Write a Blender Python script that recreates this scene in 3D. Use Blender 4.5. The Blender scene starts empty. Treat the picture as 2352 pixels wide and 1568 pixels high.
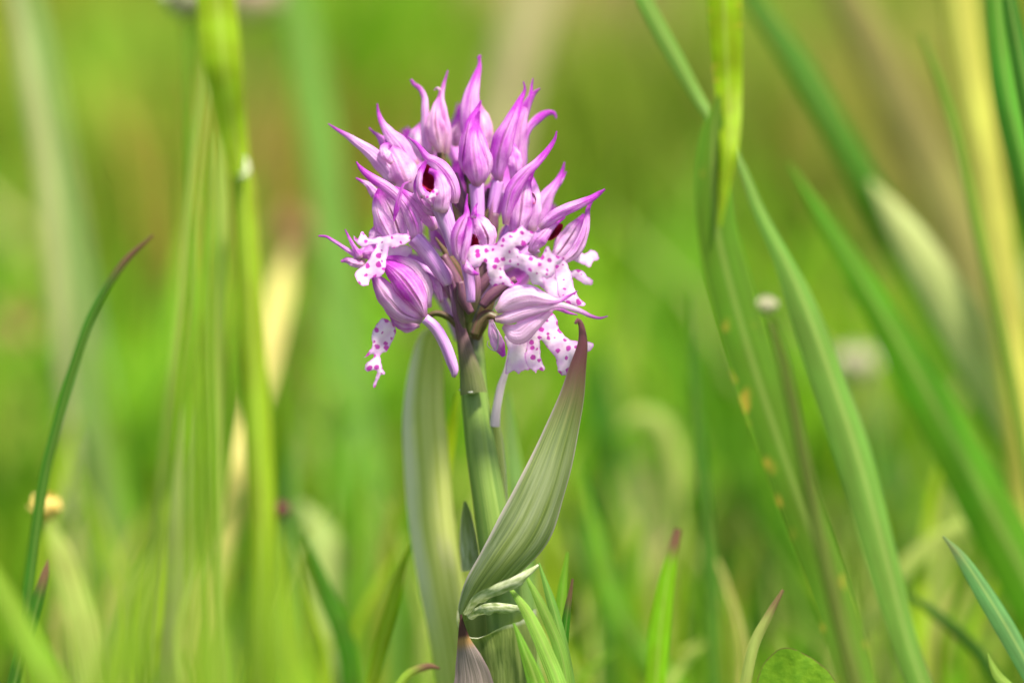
import bpy, bmesh, math, random
import numpy as np
from mathutils import Vector, Matrix
from mathutils.geometry import delaunay_2d_cdt
random.seed(7); rng = np.random.default_rng(11)
S = bpy.context.scene
COL = S.collection

# ---------------------------------------------------------------- camera
PX = 54e-6            # metres per reference pixel (2352 wide) at the focus distance
D = 0.57              # focus distance
PITCH = math.radians(6.0)
FOC = Vector((0, 0, 0.072))
FWD = Vector((0, math.cos(PITCH), -math.sin(PITCH)))
UP = Vector((0, math.sin(PITCH), math.cos(PITCH)))
RIGHT = Vector((1, 0, 0))
CAM = FOC - FWD * D
cd = bpy.data.cameras.new('camera'); cam = bpy.data.objects.new('camera', cd); COL.objects.link(cam)
cam.location = CAM; cam.rotation_euler = (math.pi / 2 - PITCH, 0, 0)
cd.sensor_width = 22.3; cd.lens = 22.3 * D / (2352 * PX)
cd.clip_start = 0.01; cd.clip_end = 500
cd.dof.use_dof = True; cd.dof.focus_distance = D - 0.0028; cd.dof.aperture_fstop = 4.2
cd.dof.aperture_blades = 0
S.camera = cam

# ---------------------------------------------------------------- sky, sun, exposure
SUN_EL, SUN_AZ = math.radians(62), math.radians(138)   # azimuth clockwise from +Y (view direction)
w = bpy.data.worlds.new('World'); S.world = w; w.use_nodes = True
nt = w.node_tree; bg = nt.nodes['Background']
sky = nt.nodes.new('ShaderNodeTexSky'); sky.sky_type = 'NISHITA'; sky.sun_disc = False
sky.sun_elevation = SUN_EL; sky.sun_rotation = SUN_AZ
sky.air_density = 1.0; sky.dust_density = 3.0; sky.ozone_density = 1.0
nt.links.new(sky.outputs[0], bg.inputs[0]); bg.inputs[1].default_value = 0.085
sd = bpy.data.lights.new('sun', 'SUN'); sd.energy = 3.8; sd.angle = math.radians(8); sd.color = (1.0, 0.93, 0.80)
sun = bpy.data.objects.new('sun', sd); COL.objects.link(sun)
sdir = Vector((math.sin(SUN_AZ) * math.cos(SUN_EL), math.cos(SUN_AZ) * math.cos(SUN_EL), math.sin(SUN_EL)))
sun.rotation_euler = sdir.to_track_quat('Z', 'Y').to_euler(); sun.location = (0, 0, 3)
S.view_settings.view_transform = 'Standard'; S.view_settings.look = 'None'
S.view_settings.gamma = 1.0; S.view_settings.exposure = 1.5
S.render.engine = 'CYCLES'
S.cycles.use_denoising = True
S.cycles.max_bounces = 8; S.cycles.diffuse_bounces = 4; S.cycles.transmission_bounces = 6; S.cycles.transparent_max_bounces = 4
S.cycles.caustics_reflective = False; S.cycles.caustics_refractive = False

# ---------------------------------------------------------------- geometry helpers
def P(u, v, z):
    """point on the viewing ray through photo pixel (u, v), z millimetres behind the focus plane"""
    k = (D + z * 1e-3) / D
    return CAM + (FWD * D + RIGHT * ((u - 1176) * PX) + UP * ((784 - v) * PX)) * k

def A(x, y):
    return 712.5 + 0.3029 * x, 95 + 0.3029 * y

def spline(pts, n):
    pts = np.array(pts, float); m = len(pts)
    if m == 2:
        t = np.linspace(0, 1, n)[:, None]; return pts[0] * (1 - t) + pts[1] * t
    seg = np.r_[0, np.cumsum(np.maximum(1e-6, np.linalg.norm(np.diff(pts[:, :2], axis=0), axis=1)) ** 0.7)]
    ext = np.vstack([2 * pts[0] - pts[1], pts, 2 * pts[-1] - pts[-2]])
    ext[0, 3:] = pts[0, 3:]; ext[-1, 3:] = pts[-1, 3:]
    T = np.linspace(0, seg[-1], n); out = []
    for t in T:
        i = min(m - 2, max(0, int(np.searchsorted(seg, t, 'right') - 1)))
        f = (t - seg[i]) / (seg[i + 1] - seg[i])
        p0, p1, p2, p3 = ext[i], ext[i + 1], ext[i + 2], ext[i + 3]
        out.append(0.5 * (2 * p1 + (p2 - p0) * f + (2 * p0 - 5 * p1 + 4 * p2 - p3) * f * f + (3 * p1 - p0 - 3 * p2 + p3) * f ** 3))
    return np.array(out)

def link(o, parent=None):
    COL.objects.link(o)
    if parent is not None: o.parent = parent
    return o

def mesh_obj(name, verts, faces, uvs, mat, parent=None, smooth=True, col=None):
    me = bpy.data.meshes.new(name); me.from_pydata([tuple(v) for v in verts], [], faces)
    if uvs is not None:
        ul = me.uv_layers.new(name='UVMap')
        idx = np.empty(len(me.loops), np.int32); me.loops.foreach_get('vertex_index', idx)
        ul.data.foreach_set('uv', np.array(uvs, np.float32)[idx].ravel())
    if smooth: me.polygons.foreach_set('use_smooth', [True] * len(me.polygons))
    me.materials.append(mat); me.update()
    o = bpy.data.objects.new(name, me); link(o, parent)
    if col is not None: o.color = col
    return o

def ground_root(c):
    """extend a sampled centre line (world points) from its first point down to the soil"""
    pts = [Vector(p) for p in c]
    d = (pts[0] - pts[min(3, len(pts) - 1)]); d = d.normalized() if d.length > 0 else Vector((0, 0, -1))
    d.z = min(d.z, -0.25); d.normalize()
    out = []; p = pts[0].copy(); step = 0.006
    while p.z > -0.004 and len(out) < 60:
        d = (d + Vector((0, 0, -0.10))).normalized()
        p = p + d * step; out.append(p.copy())
    return out[::-1]

def ribbon(C, H, roll, cup, nv=7, edge_noise=0.0, ns=None, tw=None, seed=0, ridge=0.0):
    """curved strip along world points C with half widths H; cup>0 arches its middle towards the viewer"""
    r = random.Random(seed); n = len(C); V = []; UVs = []; F = []
    L = [0.0]
    for i in range(1, n): L.append(L[-1] + (C[i] - C[i - 1]).length)
    ph = [r.uniform(0, 6.28) for _ in range(4)]
    for i in range(n):
        T = (C[min(n - 1, i + 1)] - C[max(0, i - 1)])
        T = T.normalized() if T.length > 1e-9 else Vector((0, 0, 1))
        view = (CAM - C[i]).normalized()
        N = view - T * view.dot(T)
        if N.length < 1e-4: N = UP - T * UP.dot(T)
        N.normalize()
        t = L[i] / L[-1]
        a = roll + (tw or 0) * t
        N = Matrix.Rotation(a, 3, T) @ N
        B = T.cross(N).normalized()
        for j in range(nv):
            s = -1 + 2 * j / (nv - 1)
            th = s * abs(cup) if cup else 0
            if cup:
                x = math.sin(th) / math.sin(min(abs(cup), 1.57)) if abs(cup) > 1e-3 else s
                y = (math.cos(th) - 1) / max(1e-3, math.sin(min(abs(cup), 1.57)))
                if cup < 0: y = -y
            else: x, y = s, 0
            e = 0
            if edge_noise: e = edge_noise * (abs(s) ** 2) * (math.sin(t * 17 + ph[0] + s) * 0.6 + math.sin(t * 31 + ph[1] - s) * 0.4)
            if ridge:
                env = math.sin(math.pi * min(1, max(0, t * 1.2))) if t < 0.83 else 0
                y += ridge * (0.6 * math.cos(s * 8.2 + ph[2] * 0.25) * env + 0.5 * env * math.sin(t * 9 + 2.5 * s + ph[3]) + 0.3 * env * math.sin(t * 23 - 4 * s + ph[0]))
            V.append(C[i] + B * (H[i] * x * (1 + 0.5 * e)) + N * (H[i] * (y + e)))
            UVs.append((j / (nv - 1), t))
    for i in range(n - 1):
        for j in range(nv - 1):
            a = i * nv + j; F.append((a, a + 1, a + nv + 1, a + nv))
    return V, F, UVs

def tube(C, R, ns=12, ribs=0.0):
    n = len(C); V = []; F = []; UVs = []
    for i in range(n):
        T = (C[min(n - 1, i + 1)] - C[max(0, i - 1)]).normalized()
        view = (CAM - C[i]).normalized(); N = (view - T * view.dot(T)).normalized(); B = T.cross(N)
        for j in range(ns):
            a = 2 * math.pi * j / ns
            r = R[i] * (1 + ribs * math.cos(3 * a + 0.9))
            V.append(C[i] + (N * math.cos(a) + B * math.sin(a)) * r); UVs.append((j / ns, i / (n - 1)))
    for i in range(n - 1):
        for j in range(ns):
            F.append((i * ns + j, i * ns + (j + 1) % ns, (i + 1) * ns + (j + 1) % ns, (i + 1) * ns + j))
    F.append(tuple(range(ns))[::-1]); F.append(tuple((n - 1) * ns + j for j in range(ns)))
    return V, F, UVs

# ---------------------------------------------------------------- materials
class NT:
    def __init__(s, name):
        s.m = bpy.data.materials.new(name); s.m.use_nodes = True; s.t = s.m.node_tree; s.t.nodes.clear()
        s.out = s.t.nodes.new('ShaderNodeOutputMaterial')
    def n(s, typ, **kw):
        x = s.t.nodes.new(typ)
        for k, v in kw.items(): setattr(x, k, v)
        return x
    def l(s, a, b): s.t.links.new(a, b)
    def put(s, sock, v):
        if hasattr(v, 'is_output'): s.l(v, sock)
        else: sock.default_value = v
    def math(s, op, a, b=None, c=None, clamp=False):
        x = s.n('ShaderNodeMath', operation=op, use_clamp=clamp)
        s.put(x.inputs[0], a)
        if b is not None: s.put(x.inputs[1], b)
        if c is not None: s.put(x.inputs[2], c)
        return x.outputs[0]
    def mix(s, f, a, b, mode='MIX'):
        x = s.n('ShaderNodeMix', data_type='RGBA', blend_type=mode)
        s.put(x.inputs[0], f)
        for k, v in ((6, a), (7, b)):
            if isinstance(v, tuple) and len(v) == 3: v = v + (1,)
            s.put(x.inputs[k], v)
        return x.outputs[2]
    def ramp(s, f, lo, hi):
        x = s.n('ShaderNodeMapRange', interpolation_type='SMOOTHSTEP'); s.put(x.inputs[0], f)
        x.inputs[1].default_value = lo; x.inputs[2].default_value = hi
        return x.outputs[0]
    def uv(s):
        a = s.n('ShaderNodeUVMap'); a.uv_map = 'UVMap'; b = s.n('ShaderNodeSeparateXYZ'); s.l(a.outputs[0], b.inputs[0])
        return a.outputs[0], b.outputs[0], b.outputs[1]
    def noise(s, vec, scale, detail=3, rough=0.5):
        x = s.n('ShaderNodeTexNoise'); s.l(vec, x.inputs['Vector']); x.inputs['Scale'].default_value = scale
        x.inputs['Detail'].default_value = detail; x.inputs['Roughness'].default_value = rough
        return x.outputs[0]
    def stretch(s, vec, sx, sy, off=None):
        x = s.n('ShaderNodeMapping'); s.l(vec, x.inputs[0]); x.inputs['Scale'].default_value = (sx, sy, 1)
        if off is not None:
            c = s.n('ShaderNodeCombineXYZ'); s.l(off, c.inputs[0]); s.l(off, c.inputs[1]); s.l(c.outputs[0], x.inputs['Location'])
        return x.outputs[0]
    def sheet(s, col, tcol, ft, rough=0.45, spec=0.35, bump=None, bstr=0.2, bdist=0.0002):
        d = s.n('ShaderNodeBsdfPrincipled'); s.put(d.inputs['Base Color'], col)
        d.inputs['Roughness'].default_value = rough; d.inputs['Specular IOR Level'].default_value = spec
        t = s.n('ShaderNodeBsdfTranslucent'); s.put(t.inputs[0], tcol)
        if bump is not None:
            b = s.n('ShaderNodeBump'); b.inputs['Strength'].default_value = bstr; b.inputs['Distance'].default_value = bdist
            s.l(bump, b.inputs['Height']); s.l(b.outputs[0], d.inputs['Normal']); s.l(b.outputs[0], t.inputs['Normal'])
        m = s.n('ShaderNodeMixShader'); m.inputs[0].default_value = ft
        s.l(d.outputs[0], m.inputs[1]); s.l(t.outputs[0], m.inputs[2]); s.l(m.outputs[0], s.out.inputs[0])
        return s.m

def m_petal():
    """tone (red of object colour) pale to deep violet, vein (green), warm (blue) tan tint"""
    s = NT('petal'); uv, u, v = s.uv(); oi = s.n('ShaderNodeObjectInfo')
    sp = s.n('ShaderNodeSeparateColor'); s.l(oi.outputs['Color'], sp.inputs[0])
    tone, vein, warm = sp.outputs[0], sp.outputs[1], sp.outputs[2]
    off = s.math('MULTIPLY', oi.outputs['Random'], 37.0)
    fib = s.noise(s.stretch(uv, 14, 1.4, off), 1.0, 3)
    blot = s.noise(s.stretch(uv, 2.2, 3.0, off), 1.0, 3)
    a = s.math('ADD', tone, s.math('MULTIPLY_ADD', blot, 1.7, -0.72))
    a = s.math('ADD', a, s.math('MULTIPLY_ADD', fib, 0.7, -0.35))
    tip = s.ramp(v, 0.62, 0.97); base = s.ramp(v, 0.36, 0.0)
    a = s.math('ADD', a, s.math('MULTIPLY', tip, 0.75)); a = s.math('SUBTRACT', a, s.math('MULTIPLY', base, 0.22), clamp=True)
    c = s.mix(a, (0.94, 0.61, 0.90), (0.50, 0.045, 0.55))
    c = s.mix(s.math('MULTIPLY', tip, 0.6), c, (0.34, 0.02, 0.38))
    # veins along the petal
    du = s.math('ADD', u, s.math('MULTIPLY_ADD', blot, 0.10, -0.05))
    k = s.math('ABSOLUTE', s.math('SUBTRACT', s.math('FRACT', s.math('MULTIPLY', du, 3.0)), 0.5))
    line = s.ramp(k, 0.20, 0.05)
    line = s.math('MULTIPLY', line, s.math('MULTIPLY_ADD', s.ramp(s.math('ABSOLUTE', s.math('SUBTRACT', du, 0.5)), 0.3, 0.15), 0.65, 0.35))
    fade = s.math('MULTIPLY', s.ramp(v, 0.02, 0.2), s.ramp(v, 0.85, 0.55))
    line = s.math('MULTIPLY', s.math('MULTIPLY', line, fade), s.math('MULTIPLY', vein, s.ramp(s.math('MULTIPLY_ADD', vein, 0.25, fib), 0.3, 0.6)))
    c = s.mix(s.math('MULTIPLY', line, 0.95), c, (0.13, 0.03, 0.07))
    c = s.mix(s.math('MULTIPLY', s.ramp(v, 0.13, 0.02), 0.65), c, (0.22, 0.15, 0.06))
    eu = s.math('ABSOLUTE', s.math('MULTIPLY_ADD', u, 2.0, -1.0))
    c = s.mix(s.math('MULTIPLY', s.ramp(eu, 0.84, 1.0), 0.55), c, (0.42, 0.06, 0.46))
    tan = s.mix(s.ramp(blot, 0.35, 0.7), (0.72, 0.50, 0.42), (0.62, 0.36, 0.26))
    c = s.mix(s.math('MULTIPLY', warm, s.math('MULTIPLY_ADD', base, 0.5, 0.35)), c, tan)
    tco = s.n('ShaderNodeTexCoord'); grain = s.noise(tco.outputs['Object'], 5200.0, 2, 0.7)
    c = s.mix(s.math('MULTIPLY', s.ramp(grain, 0.52, 0.75), 0.15), c, (0.90, 0.74, 0.90))
    h = s.math('ADD', s.math('MULTIPLY_ADD', grain, 0.5, fib), s.math('MULTIPLY', line, -0.8))
    return s.sheet(c, s.mix(0.35, c, (0.80, 0.16, 0.78)), 0.40, 0.5, 0.25, h, 0.55, 0.0003)

def m_lip(spots):
    s = NT('lip_spotted' if spots else 'lip_plain'); uv, u, v = s.uv(); oi = s.n('ShaderNodeObjectInfo')
    off = s.math('MULTIPLY', oi.outputs['Random'], 37.0)
    n = s.noise(s.stretch(uv, 0.9, 0.9, off), 1.0, 3)
    at = s.n('ShaderNodeAttribute'); at.attribute_name = 'edge'      # 0 inside, 1 on the margin
    c = s.mix(s.ramp(n, 0.35, 0.75), (0.90, 0.70, 0.89), (0.78, 0.42, 0.80))
    c = s.mix(s.math('MULTIPLY', s.ramp(at.outputs['Fac'], 0.45, 1.0), 0.8), c, (0.58, 0.18, 0.60))
    if spots:
        wv = s.n('ShaderNodeTexNoise'); s.l(uv, wv.inputs['Vector']); wv.inputs['Scale'].default_value = 3.0
        ad = s.n('ShaderNodeVectorMath', operation='MULTIPLY_ADD'); s.l(wv.outputs[1], ad.inputs[0])
        ad.inputs[1].default_value = (0.3, 0.3, 0); s.l(uv, ad.inputs[2])
        vo = s.n('ShaderNodeTexVoronoi', voronoi_dimensions='2D'); s.l(ad.outputs[0], vo.inputs['Vector'])
        vo.inputs['Scale'].default_value = 1.45; vo.inputs['Randomness'].default_value = 0.75
        sc = s.n('ShaderNodeSeparateColor'); s.l(vo.outputs['Color'], sc.inputs[0])
        rad = s.math('MULTIPLY_ADD', sc.outputs[0], 0.24, 0.08)
        sp = s.ramp(s.math('SUBTRACT', vo.outputs['Distance'], rad), 0.07, -0.06)
        c = s.mix(s.math('MULTIPLY', sp, 0.95), c, (0.50, 0.012, 0.40))
    return s.sheet(c, s.mix(0.3, c, (0.8, 0.4, 0.8)), 0.42, 0.5, 0.2, n, 0.5, 0.0004)

def m_plain(name, c1, c2, ft=0.0, rough=0.5, scale=300.0, sx=1, sy=1):
    s = NT(name); uv, u, v = s.uv(); oi = s.n('ShaderNodeObjectInfo')
    f = s.noise(s.stretch(uv, sx, sy, s.math('MULTIPLY', oi.outputs['Random'], 31.0)), scale, 4)
    c = s.mix(s.ramp(f, 0.3, 0.7), c1, c2)
    return s.sheet(c, c, ft, rough, 0.3, f, 0.3, 0.0003)

def m_stem():
    s = NT('orchid_stem'); uv, u, v = s.uv()
    f = s.noise(s.stretch(uv, 14, 2), 1.0, 4)
    c = s.mix(s.ramp(f, 0.3, 0.7), (0.09, 0.17, 0.025), (0.20, 0.29, 0.06))
    c = s.mix(s.math('MULTIPLY', s.ramp(v, 0.585, 0.635), 0.92), c, (0.04, 0.03, 0.02))  # upper stem painted near black as shade between the blossoms
    return s.sheet(c, c, 0.05, 0.4, 0.4, f, 0.4, 0.0003)

def m_sheath():
    """orchid sheath leaf: olive green fading to silvery base, wine coloured tip by the red of object colour"""
    s = NT('orchid_leaf'); uv, u, v = s.uv(); oi = s.n('ShaderNodeObjectInfo')
    sp = s.n('ShaderNodeSeparateColor'); s.l(oi.outputs['Color'], sp.inputs[0])
    off = s.math('MULTIPLY', oi.outputs['Random'], 31.0)
    f = s.noise(s.stretch(uv, 30, 1.6, off), 1.0, 5, 0.65); b = s.noise(s.stretch(uv, 7, 2.2, off), 1.0, 5, 0.55)
    c = s.mix(s.ramp(f, 0.3, 0.7), (0.07, 0.115, 0.02), (0.26, 0.31, 0.09))
    sil = s.math('MULTIPLY', s.math('MULTIPLY', s.ramp(b, 0.36, 0.74), s.ramp(v, 0.85, 0.2)), sp.outputs[1])
    c = s.mix(sil, c, (0.60, 0.62, 0.46))
    e = s.math('ABSOLUTE', s.math('MULTIPLY_ADD', u, 2.0, -1.0))
    c = s.mix(s.math('MULTIPLY', s.ramp(e, 0.80, 1.0), 0.8), c, (0.62, 0.50, 0.48))
    c = s.mix(s.math('MULTIPLY', s.ramp(v, 0.93, 0.99), sp.outputs[2]), c, (0.50, 0.52, 0.36))
    t = s.math('MULTIPLY', s.ramp(s.math('ADD', v, s.math('MULTIPLY', f, 0.22)), 0.74, 1.02), sp.outputs[0])
    c = s.mix(t, c, (0.13, 0.025, 0.05))
    return s.sheet(c, s.mix(0.5, c, (0.3, 0.42, 0.06)), 0.25, 0.42, 0.45, f, 0.5, 0.0004)

def m_hood():
    s = NT('hooded_sheath'); uv, u, v = s.uv()
    f = s.noise(s.stretch(uv, 16, 1.6), 1.0, 4); b = s.noise(s.stretch(uv, 2, 5), 1.0, 4)
    c = s.mix(s.ramp(f, 0.3, 0.7), (0.36, 0.42, 0.07), (0.58, 0.61, 0.20))
    sil = s.math('MULTIPLY', s.ramp(s.math('ADD', u, s.math('MULTIPLY_ADD', b, 0.3, -0.15)), 0.48, 0.20), s.math('MULTIPLY', s.ramp(v, 0.45, 0.62), s.ramp(v, 1.0, 0.9)))
    c = s.mix(s.math('MULTIPLY', sil, 0.85), c, (0.78, 0.72, 0.58))
    c = s.mix(s.math('MULTIPLY', s.ramp(b, 0.56, 0.7), 0.6), c, (0.48, 0.46, 0.24))
    return s.sheet(c, s.mix(0.5, c, (0.34, 0.46, 0.06)), 0.4, 0.42, 0.4, f, 0.5, 0.0004)

def m_dry_tip():
    s = NT('withered_leaf'); uv, u, v = s.uv()
    f = s.noise(s.stretch(uv, 18, 1.5), 1.0, 4)
    c = s.mix(s.ramp(f, 0.3, 0.7), (0.09, 0.075, 0.06), (0.19, 0.15, 0.14))
    e = s.math('ABSOLUTE', s.math('MULTIPLY_ADD', u, 2.0, -1.0))
    c = s.mix(s.math('MULTIPLY', s.ramp(e, 0.75, 1.0), 0.8), c, (0.26, 0.18, 0.18))
    c = s.mix(s.math('MULTIPLY', s.ramp(v, 0.62, 0.74), 0.8), c, (0.26, 0.14, 0.03))
    c = s.mix(s.ramp(v, 0.74, 0.80), c, (0.05, 0.015, 0.012))
    return s.sheet(c, c, 0.1, 0.55, 0.3, f, 0.5, 0.0003)

def m_grass(name='grass', spots=False):
    """object colour is the blade colour, its alpha how far a withered tip reaches"""
    s = NT(name); uv, u, v = s.uv(); oi = s.n('ShaderNodeObjectInfo')
    off = s.math('MULTIPLY', oi.outputs['Random'], 57.0)
    f = s.noise(s.stretch(uv, 20, 1.1, off), 1.0, 3); b = s.noise(s.stretch(uv, 1.6, 9, off), 1.0, 3)
    c = oi.outputs['Color']
    hs = s.n('ShaderNodeHueSaturation'); s.l(c, hs.inputs['Color'])
    s.l(s.math('MULTIPLY_ADD', b, 0.05, 0.475), hs.inputs['Hue'])
    s.l(s.math('MULTIPLY_ADD', s.math('ADD', f, b), 1.1, -0.1), hs.inputs['Value'])
    c = hs.outputs[0]
    rib = s.ramp(s.math('ABSOLUTE', s.math('SUBTRACT', u, 0.5)), 0.09, 0.03)
    c = s.mix(s.math('MULTIPLY', rib, 0.25), c, (0.42, 0.48, 0.14))
    if spots:
        e = s.math('ABSOLUTE', s.math('MULTIPLY_ADD', u, 2.0, -1.0))
        q = s.noise(s.stretch(uv, 1.5, 26, off), 1.0, 2)
        k = s.math('MULTIPLY', s.ramp(q, 0.60, 0.70), s.ramp(e, 0.3, 0.85))
        c = s.mix(s.math('MULTIPLY', k, 0.7), c, (0.56, 0.36, 0.05))
    tipf = s.ramp(s.math('ADD', v, s.math('MULTIPLY_ADD', f, 0.05, -0.025)), 0.90, 0.97)
    c = s.mix(s.math('MULTIPLY', tipf, oi.outputs['Alpha']), c, (0.20, 0.10, 0.065))
    tc = s.mix(0.45, c, (0.30, 0.46, 0.02))
    tc = s.mix(0.35, c, s.mix(1.0, c, (1.3, 1.5, 0.4), 'MULTIPLY'))
    return s.sheet(c, tc, 0.42, 0.5, 0.15, f, 0.35, 0.0003)

def m_meadow():
    s = NT('meadow_grass'); at = s.n('ShaderNodeAttribute'); at.attribute_name = 'Col'
    c = at.outputs['Color']
    return s.sheet(c, s.mix(0.4, c, s.mix(1.0, c, (1.3, 1.5, 0.4), 'MULTIPLY')), 0.45, 0.6, 0.1)

def m_ground():
    s = NT('soil'); tc = s.n('ShaderNodeTexCoord')
    f = s.noise(tc.outputs['Object'], 3.0, 6); g = s.noise(tc.outputs['Object'], 90.0, 5)
    c = s.mix(s.ramp(g, 0.3, 0.7), (0.05, 0.045, 0.02), (0.09, 0.10, 0.03))
    c = s.mix(s.ramp(f, 0.35, 0.65), c, (0.09, 0.15, 0.025))
    return s.sheet(c, c, 0.0, 0.9, 0.1, g, 0.6, 0.004)

M_PETAL, M_LIP, M_LIPP = m_petal(), m_lip(True), m_lip(False)
M_STEM, M_SHEATH, M_DRY, M_HOOD = m_stem(), m_sheath(), m_dry_tip(), m_hood()
M_GRASS, M_GSPOT, M_MEADOW, M_SOIL = m_grass(), m_grass('grass_spotted', True), m_meadow(), m_ground()
M_THROAT = m_plain('flower_throat', (0.16, 0.004, 0.02), (0.34, 0.015, 0.05), 0.1, 0.35, 3.0)
M_OVARY = m_plain('flower_ovary', (0.42, 0.16, 0.50), (0.64, 0.36, 0.70), 0.1, 0.4, 1.0, 12, 2)
M_OVARY_SHADE = m_plain('shade_toned_ovary', (0.10, 0.035, 0.09), (0.17, 0.08, 0.10), 0.1, 0.45, 1.0, 12, 2)  # ovary colour with the deep shade of the head mixed in
M_OVARYG = m_plain('green_ovary', (0.07, 0.08, 0.02), (0.14, 0.07, 0.05), 0.1, 0.4, 1.0, 12, 2)
def m_bract():
    s = NT('flower_bract'); uv, u, v = s.uv(); f = s.noise(s.stretch(uv, 14, 2), 1.0, 4)
    c = s.mix(s.ramp(f, 0.3, 0.7), (0.13, 0.045, 0.09), (0.28, 0.12, 0.20))
    c = s.mix(s.math('MULTIPLY', s.ramp(v, 0.72, 0.10), 0.9), c, (0.12, 0.16, 0.035))
    c = s.mix(s.ramp(v, 0.6, 1.0), c, (0.45, 0.22, 0.45))
    return s.sheet(c, c, 0.2, 0.45, 0.3, f, 0.4, 0.0003)
M_BRACT = m_bract()
M_BRACTP = m_plain('pale_bract', (0.42, 0.36, 0.42), (0.55, 0.44, 0.55), 0.25, 0.4, 1.0, 12, 2)
M_PALE = m_plain('pale_rim', (0.62, 0.60, 0.50), (0.75, 0.72, 0.62), 0.1, 0.5, 3.0)
M_PALEG = m_plain('pale_green_rim', (0.34, 0.40, 0.20), (0.52, 0.55, 0.38), 0.1, 0.5, 3.0)
M_FOLD = m_plain('crinkled_fold', (0.22, 0.28, 0.10), (0.52, 0.54, 0.36), 0.2, 0.5, 1.0, 4, 9)
M_WHITE = m_plain('white_blossom', (0.36, 0.36, 0.20), (0.50, 0.48, 0.32), 0.3, 0.5, 3.0)
M_YBUD = m_plain('yellow_bud', (0.62, 0.42, 0.07), (0.66, 0.55, 0.18), 0.25, 0.5, 3.0)
M_RBUD = m_plain('wine_red_bud', (0.05, 0.005, 0.01), (0.11, 0.015, 0.02), 0.05, 0.45, 3.0)
M_BROWN = m_plain('brown_husk', (0.24, 0.12, 0.05), (0.42, 0.24, 0.12), 0.25, 0.6, 3.0)

# ---------------------------------------------------------------- things
def thing(name, label, cat, loc, group=None):
    o = bpy.data.objects.new(name, None); o.empty_display_size = 0.005; o.location = loc; link(o)
    o['label'] = label; o['category'] = cat
    if group: o['group'] = group
    return o
def tag(o, label, cat, group=None):
    o['label'] = label; o['category'] = cat
    if group: o['group'] = group
    return o

# ---- the ground
gm = bpy.data.meshes.new('ground'); bm = bmesh.new()
bmesh.ops.create_grid(bm, x_segments=120, y_segments=120, size=150)
for vv in bm.verts:
    r = vv.co.length; vv.co.z = -0.002 - 0.0005 * 0 + (0.0 if r < 8 else 0.4 * math.sin(vv.co.x * 0.05) * math.sin(vv.co.y * 0.04) * min(1, (r - 8) / 40))
bm.to_mesh(gm); bm.free(); gm.materials.append(M_SOIL)
g = link(bpy.data.objects.new('ground', gm)); g['kind'] = 'structure'

# ================================================================= the orchid
ORCHID_BASE = P(1180, 1568, 4); ORCHID_BASE = Vector((ORCHID_BASE.x, ORCHID_BASE.y, 0))
orchid = thing('orchid', 'flowering orchid with a dense head of lilac hooded blossoms on a single green stem', 'orchid', (0, 0, 0))

def part_empty(name, parent):
    o = bpy.data.objects.new(name, None); o.empty_display_size = 0.002; link(o, parent); return o

seedc = [0]
def petal(fl, pts, z, bulge=1.2, cup=0.9, roll=0, tone=0.5, vein=0.5, warm=0.0, name='sepal', mat=None, tw=0, en=0.09, nv=15, zt=0.0, n=36, ridge=0.11):
    """pts: (x, y, halfwidth[, dz]) in the close-up's pixels; z mm behind focus; bulge mm towards the viewer halfway; zt: extra depth at tip"""
    seedc[0] += 1
    q = []
    for p in pts:
        u, v = A(p[0], p[1]); q.append((u, v, p[3] if len(p) > 3 else 0.0, p[2] * 0.3029))
    R = spline(q, n); m = len(R); C = []; H = []
    for i, r in enumerate(R):
        t = i / (m - 1)
        zz = z + r[2] - bulge * math.sin(math.pi * min(1, t * 1.15)) + zt * t * t
        C.append(P(r[0], r[1], zz)); H.append(max(0.00004, abs(r[3]) * PX))
    V, F, U = ribbon(C, H, math.radians(roll), cup, nv, en, seed=seedc[0], tw=math.radians(tw), ridge=ridge)
    return mesh_obj(name, V, F, U, mat or M_PETAL, fl, col=(max(0, min(1, tone)), vein, warm, 1))

def rod(fl, pts, z, name='ovary', mat=None, ns=10, n=16, ribs=0.06):
    q = []
    for p in pts:
        u, v = A(p[0], p[1]); q.append((u, v, p[3] if len(p) > 3 else 0.0, p[2] * 0.3029))
    R = spline(q, n)
    C = [P(r[0], r[1], z + r[2]) for r in R]; H = [max(0.00004, r[3] * PX) for r in R]
    V, F, U = tube(C, H, ns, ribs)
    return mesh_obj(name, V, F, U, mat or M_OVARY, fl)

def closed_curve(pts, per=5):
    p = np.array(pts, float); n = len(p); out = []
    for i in range(n):
        p0, p1, p2, p3 = p[i - 1], p[i], p[(i + 1) % n], p[(i + 2) % n]
        for k in range(per):
            f = k / per; out.append(0.5 * (2 * p1 + (p2 - p0) * f + (2 * p0 - 5 * p1 + 4 * p2 - p3) * f * f + (3 * p1 - p0 - 3 * p2 + p3) * f ** 3))
    return np.array(out)

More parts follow.
